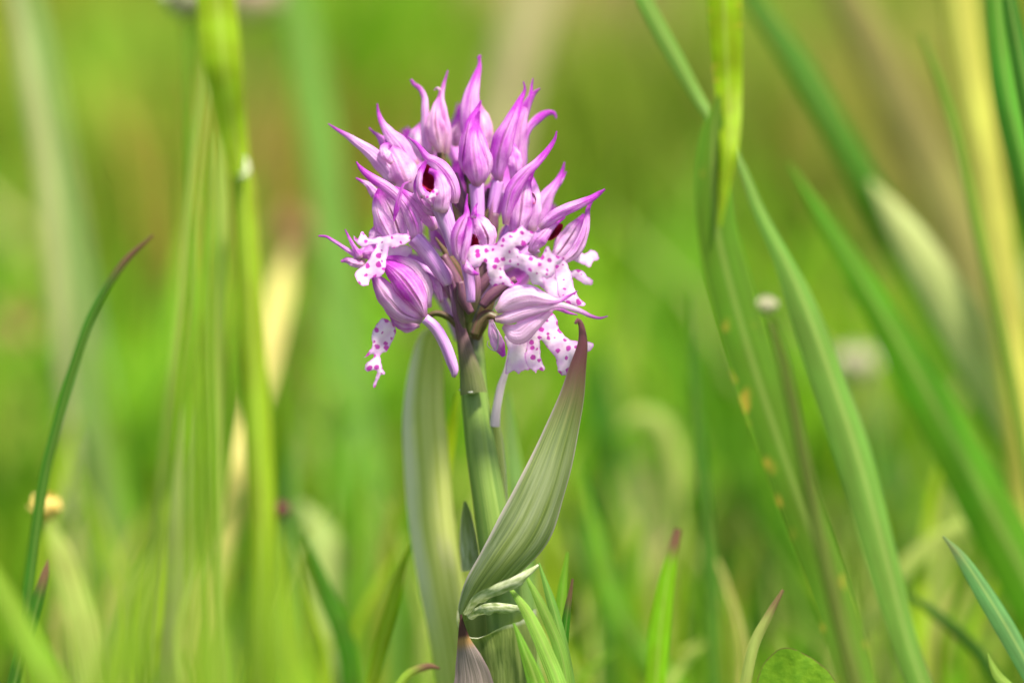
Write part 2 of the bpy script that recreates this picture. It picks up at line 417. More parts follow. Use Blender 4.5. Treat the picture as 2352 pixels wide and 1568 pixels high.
def patch(fl, pts, zf, mat, name='lip', puff=0.5, wav=0.25, conv=A, step=16.0, unit=100.0, seed=1, col=None, shift=1098, uvfun=None):
    """lobed sheet from its outline; zf(x, y) depth in mm; puff: how far its middle stands towards the viewer"""
    pts = [(x, y + shift) for x, y in pts]
    b = closed_curve(pts); kk = np.arange(len(b)) + seed * 3.1
    b += np.c_[np.sin(kk * 1.9) + np.sin(kk * 0.83 + 1), np.cos(kk * 1.6) + np.sin(kk * 0.71)] * (step * 0.14 if shift else 0.4); lo, hi = b.min(0), b.max(0)
    gx = np.arange(lo[0], hi[0], step); gy = np.arange(lo[1], hi[1], step)
    X, Y = np.meshgrid(gx, gy); X[1::2] += step / 2; G = np.c_[X.ravel(), Y.ravel()]
    x, y = G[:, 0], G[:, 1]; ins = np.zeros(len(G), bool); j = len(b) - 1
    for i in range(len(b)):
        xi, yi, xj, yj = b[i, 0], b[i, 1], b[j, 0], b[j, 1]
        if yi != yj:
            c = ((yi > y) != (yj > y)) & (x < (xj - xi) * (y - yi) / (yj - yi) + xi); ins ^= c
        j = i
    dist = np.sqrt(((G[:, None, :] - b[None, :, :]) ** 2).sum(2)).min(1)
    G = G[ins & (dist > step * 0.55)]
    allp = np.vstack([b, G]); nb = len(b)
    r = delaunay_2d_cdt([Vector(q) for q in allp], [(i, (i + 1) % nb) for i in range(nb)], [list(range(nb))], 1, 1e-4)
    vs = np.array([tuple(q) for q in r[0]]); fs = [tuple(f) for f in r[2]]
    dd = np.sqrt(((vs[:, None, :] - b[None, :, :]) ** 2).sum(2)).min(1)
    e = np.clip(1 - dd / (step * 1.7), 0, 1)
    rr = random.Random(seed); ph = [rr.uniform(0, 6.3) for _ in range(6)]
    V = []
    for (px, py), ee in zip(vs, e):
        wv = wav * (math.sin(px / unit * 1.7 + ph[0]) * math.cos(py / unit * 1.5 + ph[1]) + 0.5 * math.sin(px / unit * 4 + py / unit * 3 + ph[2]))
        u, v = conv(px, py); V.append(P(u, v, zf(px, py - shift) + wv - 0.16 * puff * (1 - ee ** 1.3)))
    uvs = [(px / unit, -py / unit) for px, py in vs] if uvfun is None else [uvfun(px, py - shift) for px, py in vs]
    o = mesh_obj(name, V, fs, uvs, mat, fl, col=col)
    at = o.data.attributes.new('edge', 'FLOAT', 'POINT'); at.data.foreach_set('value', e.astype(np.float32))
    return o

def throat(fl, x, y, rx, ry, z, ang=0, depth=2.0, mat=None):
    V = []; F = []; U = []; nr, ns = 5, 20; ca, sa = math.cos(ang), math.sin(ang)
    for i in range(nr + 1):
        k = i / nr
        for j in range(ns):
            a = 2 * math.pi * j / ns; ex, ey = rx * k * math.cos(a), ry * k * math.sin(a)
            u, v = A(x + ex * ca - ey * sa, y + ex * sa + ey * ca)
            V.append(P(u, v, z + depth * (1 - k * k))); U.append((0.5 + 0.5 * k * math.cos(a), 0.5 + 0.5 * k * math.sin(a)))
    for i in range(nr):
        for j in range(ns): F.append((i * ns + j, i * ns + (j + 1) % ns, (i + 1) * ns + (j + 1) % ns, (i + 1) * ns + j))
    return mesh_obj('throat', V, F, U, mat or M_THROAT, fl)

# stem; its olive rachis is coloured darker for the shade inside the flower head
R = spline([(1165, 1640, 5, 46), (1160, 1420, 5, 44), (1135, 1230, 5, 40), (1108, 1060, 5, 36), (1090, 920, 5, 31), (1082, 800, 6, 29), (1078, 680, 8, 27),
            (1080, 560, 9, 24), (1085, 440, 9, 20), (1075, 340, 9, 15), (1070, 280, 9, 6)], 60)
C = [P(*r[:3]) for r in R]; H = [r[3] * PX for r in R]
ext = ground_root(C); C = ext + C; H = [46 * PX] * len(ext) + H
V, F, U = tube(C, H, 20, 0.05); mesh_obj('stem', V, F, U, M_STEM, orchid)

def leafpart(pts, roll, cup, col, name='leaf', mat=None, root=False, n=44, nv=13, en=0.02, seed=3, tw=0):
    R = spline(pts, n); C = [P(*r[:3]) for r in R]; H = [max(2e-5, abs(r[3]) * PX) for r in R]
    if root:
        e = ground_root(C); C = e + C; H = [H[0]] * len(e) + H
    V, F, U = ribbon(C, H, math.radians(roll), cup, nv, en, seed=seed, tw=math.radians(tw))
    return mesh_obj(name, V, F, U, mat or M_SHEATH, orchid, col=col)

# the folded sheath leaf that stands out beside the stem
lf = leafpart([(1068, 1425, 2, 14), (1076, 1400, 0.5, 24), (1104, 1358, -1.5, 40), (1154, 1296, -3.5, 54), (1208, 1222, -4.5, 64), (1250, 1130, -5, 58), (1286, 1020, -5, 44),
          (1315, 920, -5, 30), (1329, 850, -5, 21), (1340, 790, -5, 12), (1336, 748, -5, 7), (1327, 734, -5.2, 5), (1321, 744, -5.5, 3)], 14, 1.05, (1.0, 0.5, 0, 1), n=70, en=0.06)
lf['label'] = 'folded leaf with wine red hooked tip'
leafpart([(1070, 1412, -1, 8), (1100, 1378, -5.5, 14), (1140, 1360, -7, 16), (1180, 1342, -7.4, 15), (1210, 1322, -7.0, 12), (1238, 1298, -5.6, 4)], 35, 0.9, (0, 0, 1, 1), name='leaf_fold', seed=21, en=0.28, mat=M_FOLD)
leafpart([(1075, 1418, -0.5, 8), (1110, 1402, -3.0, 13), (1150, 1398, -3.4, 13), (1200, 1400, -2.8, 8)], 20, 0.9, (0, 0, 1, 1), name='leaf_fold', seed=22, en=0.28, mat=M_FOLD)
# sheath round the stem below that leaf, its mouth open and oblique
R = spline([(1158, 1760, 5, 70), (1152, 1568, 5, 80), (1146, 1500, 5, 86), (1142, 1450, 5, 92), (1138, 1410, 5, 92)], 26)
C = [P(*r[:3]) for r in R]; H = [r[3] * PX for r in R]; e = ground_root(C)
C = e + C; H = [70 * PX] * len(e) + H
V, F, U = tube(C, H, 28, 0.03); F = F[:-2]; nC = len(C); U = [(0.2 + 0.6 * abs(1 - 2 * a_), b_) for a_, b_ in U]
for i in range(nC):
    k = max(0, (i - nC + 8) / 7)
    for j in range(28):
        a_ = 2 * math.pi * j / 28                       # 0 faces the viewer
        V[i * 28 + j] += UP * (PX * k * k * (-34 * math.cos(a_) + 14 * math.sin(2 * a_) + 5 * math.sin(5 * a_ + 1))) + (CAM - FOC).normalized() * (PX * 10 * k ** 3 * math.cos(a_))
mesh_obj('sheath', V, F, U, M_SHEATH, orchid, col=(0, 0.12, 1, 1))
# hooded sheath on the other side of the stem
leafpart([(1050, 1640, 15, 50), (1030, 1480, 15, 52), (1002, 1330, 15, 54), (980, 1180, 15, 56), (970, 1040, 15, 55), (966, 950, 15, 51), (970, 870, 15, 44), (978, 810, 14, 34), (986, 775, 12, 20), (992, 757, 11, 5)],
         -12, 1.35, (0.0, 0.0, 0, 1), root=True, seed=8, mat=M_HOOD)
leafpart([(1150, 1240, 7.5, 20), (1148, 1120, 7.5, 18), (1144, 1030, 7, 15), (1140, 975, 6.5, 9)], 10, 1.0, (0, 0.2, 0, 1), seed=9)
leafpart([(1082, 1310, 7, 22), (1076, 1240, 7, 20), (1072, 1180, 7, 11), (1068, 1150, 7, 3)], 0, 0.8, (0, 1, 0, 1), seed=12)
leafpart([(1092, 1640, -2, 62), (1090, 1568, -2, 46), (1080, 1520, -2, 33), (1068, 1475, -2, 17), (1062, 1440, -2, 8), (1059, 1410, -2, 2)], 8, 0.8, (0, 0, 0, 1), mat=M_DRY, root=False, seed=10, name='withered_leaf')
# bracts
leafpart([(1088, 902, 1.5, 31), (1082, 860, 1.8, 26), (1066, 790, 2, 16), (1048, 720, 2, 9), (1032, 650, 2, 3)], 0, 1.2, (0, 0, 0, 1), mat=M_BRACT, name='bract', seed=13)
rim = spline([(1056, 895, 3.4, 2), (1072, 900, 2.0, 3.5), (1090, 899, 1.8, 4), (1103, 888, 3.2, 2)], 12)
V, F, U = tube([P(*r[:3]) for r in rim], [r[3] * PX for r in rim], 8); mesh_obj('bract_rim', V, F, U, M_PALE, orchid)
leafpart([(1136, 980, 4, 12), (1140, 940, 3.5, 10), (1150, 890, 3, 9), (1164, 845, 2.5, 6), (1172, 790, 2.5, 3)], 0, 1.0, (0, 0, 0, 1), mat=M_BRACTP, name='bract', seed=14)
leafpart([(1062, 815, 2.5, 8), (1060, 740, 2, 8), (1052, 690, 1.5, 7), (1040, 640, 1.5, 6), (1012, 598, 1, 4)], 0, 1.0, (0, 0, 0, 1), mat=M_BRACT, name='bract', seed=15)
leafpart([(1130, 560, 3, 4), (1126, 510, 3, 6), (1134, 450, 3, 1)], 0, 1.0, (0, 0, 0, 1), mat=M_BRACT, name='bract', seed=16)

for k_, (p0, p1, p2, z_) in enumerate((((1078, 770), (1050, 700), (1010, 640), 4), ((1090, 780), (1120, 700), (1150, 650), 3.5), ((1080, 690), (1046, 610), (1000, 545), 4), ((1086, 690), (1118, 615), (1165, 560), 4),
        ((1085, 600), (1060, 520), (1030, 450), 5), ((1088, 600), (1112, 520), (1145, 440), 5), ((1070, 740), (1090, 660), (1096, 600), 2.5), ((1090, 520), (1100, 450), (1110, 380), 6))):
    leafpart([p0 + (z_, 12), ((p0[0] + p1[0]) / 2, (p0[1] + p1[1]) / 2, z_ - 1, 17), p1 + (z_ - 1.5, 14), p2 + (z_ - 1.5, 2)], 10 * (k_ % 3 - 1), 1.2, (0, 0, 0, 1), mat=M_OVARYG if k_ % 3 else M_BRACT, name='bract', seed=40 + k_, n=18, nv=9)
def flower(): return part_empty('flower', orchid)
B = 1098
# -- bud at the very top
f = flower()
petal(f, [(1330, 860, 30), (1335, 740, 58), (1325, 620, 62), (1290, 520, 40), (1270, 440, 10)], 6.5, 1.0, 1.0, 12, 0.25, 0.3, 0.8)
petal(f, [(1250, 860, 30), (1225, 700, 75), (1212, 560, 80), (1222, 430, 66), (1250, 300, 42), (1280, 205, 22), (1284, 150, 13), (1280, 118, 16), (1300, 112, 5)], 5.5, 1.5, 1.1, 0, 0.42, 0.35, 0.1)
# -- slender bud standing before it
f = flower()
petal(f, [(1300, 1080, 30), (1345, 940, 55), (1315, 800, 52), (1272, 660, 34), (1275, 560, 14)], 2.6, 1.0, 1.0, 20, 0.4, 0.5)
petal(f, [(1190, 1010, 30), (1158, 900, 50), (1172, 760, 50), (1205, 620, 40), (1250, 535, 22), (1280, 480, 13), (1296, 448, 6)], 2.2, 1.2, 1.1, -20, 0.75, 0.6)
petal(f, [(1268, 1100, 40), (1258, 1000, 92), (1240, 870, 78), (1232, 740, 52), (1250, 620, 30), (1285, 530, 8)], 1.5, 1.4, 1.2, 0, 0.5, 0.5)
rod(f, [(1262, 1080, 60), (1268, 1180, 56), (1272, 1330, 52), (1250, 1500, 40)], 2.6)
# -- cluster with three forked points
f = flower()
petal(f, [(1580, 1000, 50), (1580, 800, 66), (1600, 640, 56), (1650, 480, 36), (1700, 395, 18), (1745, 358, 6)], 4.4, 1.0, 1.0, 15, 0.5, 0.4, 0.25)
petal(f, [(1600, 640, 25), (1640, 500, 26), (1672, 400, 15), (1680, 330, 9), (1690, 280, 5)], 4.2, 0.5, 1.0, 0, 0.8, 0.2)
petal(f, [(1430, 1070, 30), (1418, 930, 76), (1455, 760, 84), (1525, 590, 54), (1590, 450, 26), (1625, 370, 12), (1616, 305, 5)], 3.2, 1.5, 1.15, -8, 0.62, 0.6)
petal(f, [(1560, 1060, 40), (1560, 920, 60), (1530, 800, 40), (1500, 740, 8)], 3.4, 1.0, 1.0, 10, 0.4, 0.3)
rod(f, [(1425, 1060, 52), (1400, 1180, 46), (1370, 1320, 40)], 4.0)
# -- bud with the tip curled over
f = flower()
petal(f, [(1590, 1060, 40), (1606, 880, 46), (1622, 760, 32), (1660, 660, 27), (1730, 590, 34), (1790, 548, 26), (1845, 545, 16), (1866, 585, 6)], 6.2, 1.0, 1.0, 10, 0.6, 0.4)
# -- tall bud with a long bent tip
f = flower()
petal(f, [(1690, 1440, 40), (1715, 1280, 62), (1705, 1150, 60), (1685, 1060, 40), (1660, 1000, 10)], 2.5, 0.8, 1.0, 25, 0.1, 0.1, name='petal')
throat(f, 1688, 1190, 24, 44, 1.4, -0.3, 0.6)
petal(f, [(1560, 1500, 50), (1590, 1330, 96), (1610, 1180, 90), (1640, 1060, 56), (1690, 960, 20)], 0.8, 1.2, 1.2, 8, 0.36, 0.7)
petal(f, [(1478, 1390, 26), (1490, 1260, 48), (1530, 1120, 60), (1620, 1000, 46), (1720, 910, 32), (1800, 820, 23), (1850, 745, 14), (1868, 680, 5)], -0.4, 1.0, 1.2, -15, 0.62, 0.5)
rod(f, [(1540, 1420, 70), (1470, 1540, 54), (1370, 1660, 45)], 2.2)
# -- bud behind with a forked tip
f = flower()
petal(f, [(1640, 1540, 50), (1730, 1330, 90), (1800, 1180, 60), (1860, 1090, 34), (1905, 1010, 20), (1930, 915, 6)], 4.2, 1.0, 1.1, 10, 0.32, 0.5)
petal(f, [(1840, 1130, 25), (1900, 1060, 17), (1942, 985, 6)], 4.4, 0.3, 0.9, 0, 0.7, 0.0)
# -- open flower on the outer side with a dark red mouth
f = flower()
petal(f, [(1900, 1690, 24), (2010, 1610, 46), (2076, 1490, 42), (2102, 1370, 28), (2112, 1270, 18), (2150, 1190, 8)], 0.6, 0.6, 1.15, 20, 0.28, 0.6)
petal(f, [(1840, 1660, 30), (1930, 1545, 84), (2010, 1420, 62), (2080, 1310, 14)], 2.2, -0.5, -0.5, 0, 0.08, 1.0, name='petal')
throat(f, 1856, 1446, 34, 84, 0.9, 0.75, 1.6)
petal(f, [(1660, 1600, 30), (1720, 1500, 62), (1820, 1400, 36), (1930, 1330, 10)], 0.4, 0.9, 1.2, -20, 0.40, 0.4)
petal(f, [(1740, 1420, 24), (1830, 1345, 46), (1950, 1275, 44), (2060, 1230, 36), (2140, 1190, 27), (2190, 1155, 19), (2236, 1122, 7)], -0.4, 1.0, 1.25, 8, 0.5, 0.4)
rod(f, [(1720, 1560, 50), (1600, 1640, 44), (1430, 1740, 40)], 3.4)
patch(f, [(1990, 520), (2040, 500), (2090, 510), (2130, 480), (2170, 500), (2190, 550), (2150, 570), (2120, 612), (2060, 590), (2000, 560)], lambda x, y: 2.2, M_LIPP, puff=0.4)
patch(f, [(1980, 640), (2060, 640), (2110, 690), (2145, 720), (2130, 750), (2080, 740), (2010, 700), (1970, 680)], lambda x, y: 1.8, M_LIP, puff=0.4)
patch(f, [(1750, 640), (1830, 640), (1890, 680), (1880, 800), (1900, 860), (1820, 830), (1760, 760)], lambda x, y: 1.5, M_LIPP, puff=0.5)
patch(f, [(1860, 590), (1930, 565), (1972, 640), (1996, 740), (2040, 850), (2092, 892), (2046, 912), (1980, 896), (1890, 850), (1866, 710)], lambda x, y: -1.5, M_LIP, puff=0.7)
# -- open flower facing out with a round red mouth
f = flower()
petal(f, [(660, 1130, 12), (770, 1062, 9), (706, 1090, 9), (676, 1180, 20), (655, 1270, 22), (640, 1330, 12), (633, 1368, 4)][1:], -6.2, 0.4, 1.0, 0, 0.75, 0.7)
petal(f, [(960, 1310, 36), (880, 1270, 46), (820, 1170, 40), (800, 1090, 26), (810, 1010, 8)], -3.2, 0.6, 1.1, -20, 0.5, 0.5)
throat(f, 902, 1040, 84, 116, -3.6, -0.5, 3.0)
petal(f, [(1095, 1230, 30), (1096, 1130, 50), (1050, 1020, 56), (970, 930, 52), (890, 880, 34), (845, 820, 20), (800, 770, 14), (744, 728, 5)], -4.6, 0.9, 1.2, 8, 0.55, 0.5)
petal(f, [(990, 1300, 60), (1012, 1180, 66), (1000, 1080, 58), (960, 1000, 36), (900, 975, 20)], -5.4, 0.8, 1.25, 10, 0.24, 0.4, name='petal')
petal(f, [(860, 1190, 26), (822, 1110, 26), (826, 1020, 24), (852, 950, 22), (880, 905, 10)], -5.2, 0.4, 1.2, -15, 0.35, 0.5, name='petal')
petal(f, [(950, 1240, 30), (880, 1170, 34), (840, 1110, 20)], -5.0, 0.4, 1.1, 0, 0.3, 0.3, name='petal')
patch(f, [(868, 80), (900, 70), (920, 40), (950, 14), (972, 30), (966, 66), (930, 92), (890, 102)], lambda x, y: -6.2, M_LIP, puff=0.5, wav=0.1, step=9, unit=60)
rod(f, [(985, 1210, 84), (1020, 1320, 72), (1060, 1450, 60), (1100, 1620, 46)], -3.6)
# -- withering bud with two long tips at the crown
f = flower()
petal(f, [(900, 870, 36), (868, 700, 34), (868, 540, 30), (864, 430, 25), (830, 360, 20), (785, 325, 16), (762, 288, 10)], 5.6, 0.8, 1.0, -10, 0.3, 0.3, 0.3)
petal(f, [(1035, 850, 30), (1040, 700, 44), (1015, 540, 34), (1000, 430, 24), (1015, 330, 16), (1045, 220, 6)], 5.0, 0.9, 1.0, 15, 0.35, 0.4, 0.5)
petal(f, [(985, 845, 30), (962, 720, 84), (948, 600, 66), (955, 500, 36), (975, 430, 16), (985, 370, 8)], 4.4, 1.3, 1.2, 0, 0.28, 0.7, 0.7)
petal(f, [(1000, 390, 12), (965, 355, 10), (938, 374, 4)], 4.6, 0.2, 0.8, 0, 0.0, 0.0, 1.0)
rod(f, [(990, 840, 34), (1010, 960, 36), (1060, 1100, 40)], 5.5, mat=M_OVARYG)
petal(f, [(880, 900, 40), (800, 800, 58), (800, 700, 50), (850, 620, 18)], 8.0, 0.8, 0.9, -10, 0.0, 0.0, 0.35, name='petal')
petal(f, [(1110, 800, 30), (1100, 700, 44), (1130, 610, 14)], 8.2, 0.6, 0.9, 0, 0.0, 0.8, 0.9, name='petal')
# -- flower at the upper side with two spread tips
f = flower()
petal(f, [(790, 960, 60), (690, 800, 76), (600, 690, 48), (550, 620, 27), (520, 545, 15), (508, 472, 6)], 3.0, 1.0, 1.15, 8, 0.42, 0.4, 0.1)
petal(f, [(640, 880, 40), (570, 780, 44), (515, 715, 18), (480, 690, 10), (446, 655, 5)], 4.0, 0.5, 1.0, 0, 0.55, 0.2)
petal(f, [(760, 1150, 70), (710, 1010, 118), (650, 880, 92), (590, 790, 46), (555, 760, 20)], 2.4, 1.3, 1.15, 0, 0.22, 0.5, 0.25)
petal(f, [(640, 1090, 50), (560, 960, 66), (470, 860, 54), (380, 790, 38), (290, 725, 24), (200, 670, 13), (136, 626, 5)], 2.2, 1.0, 1.15, -10, 0.20, 0.4)
petal(f, [(620, 930, 18), (578, 870, 40), (572, 810, 42), (610, 780, 20)], 1.0, 0.8, 1.3, 0, 0.15, 0.0, 0.2, name='petal')
rod(f, [(760, 1130, 60), (900, 1300, 44), (1050, 1480, 38)], 3.6)
# -- half open flower below it, striped inside
f = flower()
petal(f, [(500, 1170, 40), (440, 1090, 24), (390, 1060, 14), (346, 1036, 6)], 0.8, 0.3, 1.0, 0, 0.35, 0.0)
petal(f, [(470, 1560, 30), (490, 1460, 44), (520, 1400, 30)], 1.5, 0.4, 1.0, 0, 0.2, 0.0)
petal(f, [(700, 1520, 40), (650, 1380, 96), (590, 1240, 66), (520, 1120, 16)], -0.4, -0.6, -0.5, 0, 0.04, 1.0, name='petal')
petal(f, [(640, 1540, 40), (556, 1410, 74), (508, 1290, 46), (498, 1190, 26), (520, 1110, 8)], -1.0, 0.8, 1.1, -12, 0.22, 0.5)
petal(f, [(950, 1430, 30), (900, 1330, 60), (820, 1230, 56), (720, 1150, 30), (640, 1100, 8)], -0.6, 0.9, 1.15, 14, 0.48, 0.5, 0.1)
petal(f, [(800, 1530, 30), (800, 1420, 58), (762, 1310, 54), (700, 1210, 42), (610, 1120, 40), (500, 1050, 38), (420, 995, 26), (375, 950, 15), (350, 912, 5)], -2.2, 1.0, 1.2, 10, 0.46, 0.6)
rod(f, [(790, 1490, 66), (880, 1590, 62), (960, 1700, 60), (1020, 1790, 52), (1045, 1850, 34)], -1.6)
patch(f, [(330, 372), (360, 400), (392, 345), (430, 385), (480, 395), (560, 378), (660, 362), (740, 365), (760, 410), (700, 445), (640, 470), (600, 462), (585, 520), (570, 620), (540, 680), (460, 700), (440, 748),
          (390, 755), (345, 700), (350, 640), (420, 590), (460, 520), (500, 440), (400, 460), (345, 425)], lambda x, y: -3.4 - 0.002 * (y - 400), M_LIP, puff=0.7)
# -- small flower seen from behind at the outer edge
f = flower()
petal(f, [(560, 1600, 60), (450, 1600, 66), (380, 1620, 40), (330, 1660, 12)], 0.4, 0.8, 1.1, 0, 0.55, 0.3)
petal(f, [(400, 1640, 40), (350, 1620, 26), (280, 1580, 17), (180, 1515, 13), (120, 1480, 10), (62, 1476, 6)], 0.0, 0.3, 1.0, 0, 0.5, 0.0)
petal(f, [(390, 1640, 40), (345, 1580, 22), (305, 1510, 14), (264, 1425, 5)], -0.3, 0.3, 1.0, 0, 0.6, 0.0)
petal(f, [(420, 1690, 36), (340, 1680, 34), (280, 1660, 26), (232, 1668, 8)], 0.2, 0.4, 1.0, 0, 0.35, 0.0, 0.4)
patch(f, [(380, 470), (460, 460), (560, 470), (740, 450), (770, 500), (700, 560), (560, 570), (470, 560), (400, 530)], lambda x, y: 0.2, M_LIPP, puff=0.5)
rod(f, [(560, 1610, 40), (760, 1680, 36), (1000, 1800, 34)], 2.5)
# -- large closed hood hanging on the lower side
f = flower()
petal(f, [(905, 2020, 24), (880, 1850, 66), (780, 1710, 60), (660, 1650, 44), (570, 1640, 14)], -0.6, 0.9, 1.15, 18, 0.06, 0.4)
petal(f, [(850, 2120, 36), (700, 2060, 92), (590, 1950, 94), (510, 1830, 60), (470, 1770, 22), (440, 1720, 6)], -1.2, 1.2, 1.2, -14, 0.30, 0.55, ridge=0.05)
petal(f, [(872, 2090, 24), (820, 1970, 84), (720, 1820, 104), (610, 1710, 66), (540, 1660, 24), (500, 1640, 6)], -2.2, 1.4, 1.25, 2, 0.68, 0.75, ridge=0.05)
petal(f, [(830, 2150, 24), (740, 2170, 50), (650, 2130, 40), (590, 2060, 8)], 0.2, 0.5, 1.1, -20, 0.45, 0.2)
rod(f, [(870, 2100, 40), (950, 2170, 46), (1020, 2290, 46), (1070, 2420, 44), (1094, 2500, 34), (1086, 2546, 14)], -2.4)
rod(f, [(872, 2090, 18), (960, 2060, 24), (1060, 2100, 26), (1150, 2200, 26)], 2.6, mat=M_OVARYG)
petal(f, [(1000, 1980, 16), (960, 1860, 34), (900, 1780, 22), (850, 1740, 6)], -0.4, 0.4, 1.0, 0, 0.4, 0.0)
patch(f, [(560, 1000), (620, 1040), (652, 1090), (620, 1180), (580, 1250), (532, 1278), (540, 1350), (565, 1420), (530, 1440), (486, 1526), (480, 1490), (508, 1400), (430, 1402), (415, 1360), (440, 1330), (480, 1300), (478, 1270),
          (408, 1300), (440, 1258), (468, 1220), (470, 1120), (500, 1050)], lambda x, y: 0.3, M_LIP, puff=0.7)
# -- open flower in the middle of the head with a spread spotted lip
f = flower()
petal(f, [(1350, 1590, 50), (1342, 1480, 82), (1300, 1390, 72), (1250, 1335, 40), (1215, 1330, 12)], -5.0, 0.8, 1.1, 6, 0.10, 1.0, name='petal')
throat(f, 1215, 1530, 62, 76, -5.6, 0, 2.0, M_THROAT)
petal(f, [(1235, 1340, 24), (1246, 1300, 20), (1250, 1265, 12), (1268, 1225, 5)], -6.6, 0.2, 1.0, 0, 0.85, 0.2)
petal(f, [(1155, 1700, 18), (1112, 1590, 42), (1112, 1480, 56), (1150, 1380, 48), (1184, 1310, 26), (1182, 1240, 13), (1192, 1155, 5)], -6.2, 0.7, 1.2, -8, 0.55, 0.8)
petal(f, [(1160, 1690, 16), (1176, 1590, 28), (1200, 1480, 26), (1208, 1380, 22), (1200, 1330, 8)], -7.2, 0.4, 1.0, 0, 0.4, 0.4, name='petal')
petal(f, [(1150, 1640, 26), (1185, 1710, 34), (1230, 1750, 26), (1278, 1766, 7)], -6.6, 0.3, 1.0, 0, 0.45, 0.2)
patch(f, [(1185, 500), (1230, 450), (1330, 445), (1400, 440), (1470, 370), (1540, 340), (1605, 300), (1640, 330), (1698, 355), (1690, 390), (1640, 440), (1560, 460), (1600, 500), (1680, 530), (1740, 545), (1775, 490),
          (1800, 452), (1840, 510), (1926, 545), (1900, 580), (1865, 610), (1850, 670), (1800, 705), (1768, 690), (1776, 772), (1730, 750), (1690, 745), (1640, 670), (1580, 625), (1500, 605), (1468, 618), (1490, 680),
          (1548, 740), (1520, 762), (1460, 745), (1380, 755), (1350, 690), (1340, 610), (1320, 575), (1260, 620), (1200, 600)],
      lambda x, y: -6.2 - 0.0035 * max(0, x - 1250) + 0.0028 * max(0, y - 600), M_LIP, puff=0.8, wav=0.35)
rod(f, [(1180, 1640, 50), (1200, 1750, 48), (1215, 1860, 40), (1220, 1980, 34)], -2.6)
# -- pale hood on the lower side with its lip hanging down
f = flower()
petal(f, [(1460, 1060 + B, 20), (1560, 1100 + B, 92), (1660, 1040 + B, 76), (1770, 970 + B, 46), (1850, 920 + B, 20), (1960, 958 + B, 12), (2028, 975 + B, 4)], -5.2, 1.0, 1.2, -10, 0.02, 0.35, ridge=0.035, en=0.05)
petal(f, [(1402, 1010 + B, 22), (1490, 1000 + B, 50), (1610, 960 + B, 50), (1760, 925 + B, 36), (1880, 900 + B, 24), (2030, 940 + B, 20), (2130, 985 + B, 14), (2200, 1000 + B, 9), (2258, 984 + B, 4)], -6.0, 0.9, 1.2, 0, 0.0, 0.35, ridge=0.035, en=0.05)
petal(f, [(1412, 950 + B, 30), (1520, 880 + B, 96), (1650, 842 + B, 90), (1790, 865 + B, 50), (1880, 872 + B, 24), (1950, 840 + B, 13), (2028, 794 + B, 4)], -6.4, 1.1, 1.25, 6, 0.0, 0.35, ridge=0.035, en=0.05)
petal(f, [(1370, 1010 + B, 18), (1390, 1110 + B, 42), (1430, 1210 + B, 50), (1470, 1290 + B, 16)], -2.6, 0.4, 0.8, 0, 0.25, 0.2)
rod(f, [(1385, 1030 + B, 5), (1425, 1120 + B, 7), (1410, 1245 + B, 6), (1345, 1210 + B, 4), (1350, 1170 + B, 3)], -3.0, name='bract_margin', mat=M_BRACTP, ns=6)
rod(f, [(1420, 1000 + B, 34), (1340, 975 + B, 40), (1280, 1030 + B, 42), (1240, 1130 + B, 36)], 0.4, mat=M_OVARYG)
patch(f, [(1480, 1130), (1640, 1120), (1632, 1300), (1662, 1385), (1620, 1395), (1580, 1420), (1545, 1400), (1480, 1422), (1492, 1320), (1500, 1230)], lambda x, y: -2.6, M_LIPP, puff=0.6)
patch(f, [(1620, 1120), (1680, 1020), (1760, 980), (1830, 950), (1870, 1010), (1890, 1080), (1945, 1150), (2020, 1172), (2070, 1172), (2150, 1192), (2128, 1242), (2070, 1262), (2040, 1330), (1985, 1412), (1920, 1432), (1884, 1412),
          (1862, 1310), (1800, 1225), (1750, 1165), (1742, 1220), (1752, 1310), (1778, 1392), (1722, 1392), (1712, 1412), (1676, 1390), (1642, 1380), (1630, 1290), (1640, 1220)],
      lambda x, y: -2.4 - 0.0012 * (x - 1700), M_LIP, puff=0.7)
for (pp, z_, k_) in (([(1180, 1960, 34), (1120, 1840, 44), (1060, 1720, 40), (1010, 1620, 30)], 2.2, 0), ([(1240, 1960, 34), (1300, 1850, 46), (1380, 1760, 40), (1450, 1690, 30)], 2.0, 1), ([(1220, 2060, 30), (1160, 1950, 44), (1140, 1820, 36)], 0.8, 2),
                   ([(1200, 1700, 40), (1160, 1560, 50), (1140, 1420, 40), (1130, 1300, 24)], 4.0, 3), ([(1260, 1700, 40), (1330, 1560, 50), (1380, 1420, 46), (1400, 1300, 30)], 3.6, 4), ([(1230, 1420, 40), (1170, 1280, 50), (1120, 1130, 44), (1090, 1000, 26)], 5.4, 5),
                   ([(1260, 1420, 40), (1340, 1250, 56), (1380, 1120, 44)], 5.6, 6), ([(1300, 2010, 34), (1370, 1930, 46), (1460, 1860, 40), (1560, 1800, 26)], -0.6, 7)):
    rod(orchid, pp, z_, name='ovary', mat=M_OVARY_SHADE, n=14)  # added filler stalks, coloured like the purple shadow between the blossoms
for (x, y, a, z, k) in ((1040, 1560, -0.3, 9, 0.9), (1330, 1330, 0.3, 9.5, 0.9), (1120, 1260, 0.0, 10, 1.0), (1370, 1780, 0.8, 8, 0.8), (1080, 1900, -0.6, 8, 0.8), (1480, 1560, 0.7, 9, 0.9)):
    f = flower(); s_, c_ = math.sin(a), math.cos(a)
    def q(l, o, h): return (x + (l * s_ + o * c_) * k, y - (l * c_ - o * s_) * k, h * k)
    for sd, o in enumerate((-55, 55, 0)):
        petal(f, [q(-60, o * 0.3, 36), q(60, o, 80), q(180, o, 70), q(280, o * 0.6, 34), q(360, o * 0.6, 8)], z - (1.0 if sd == 2 else 0), 1.0, 1.1, o * 0.3, 0.6 + 0.1 * sd, 0.6, n=16, nv=9)
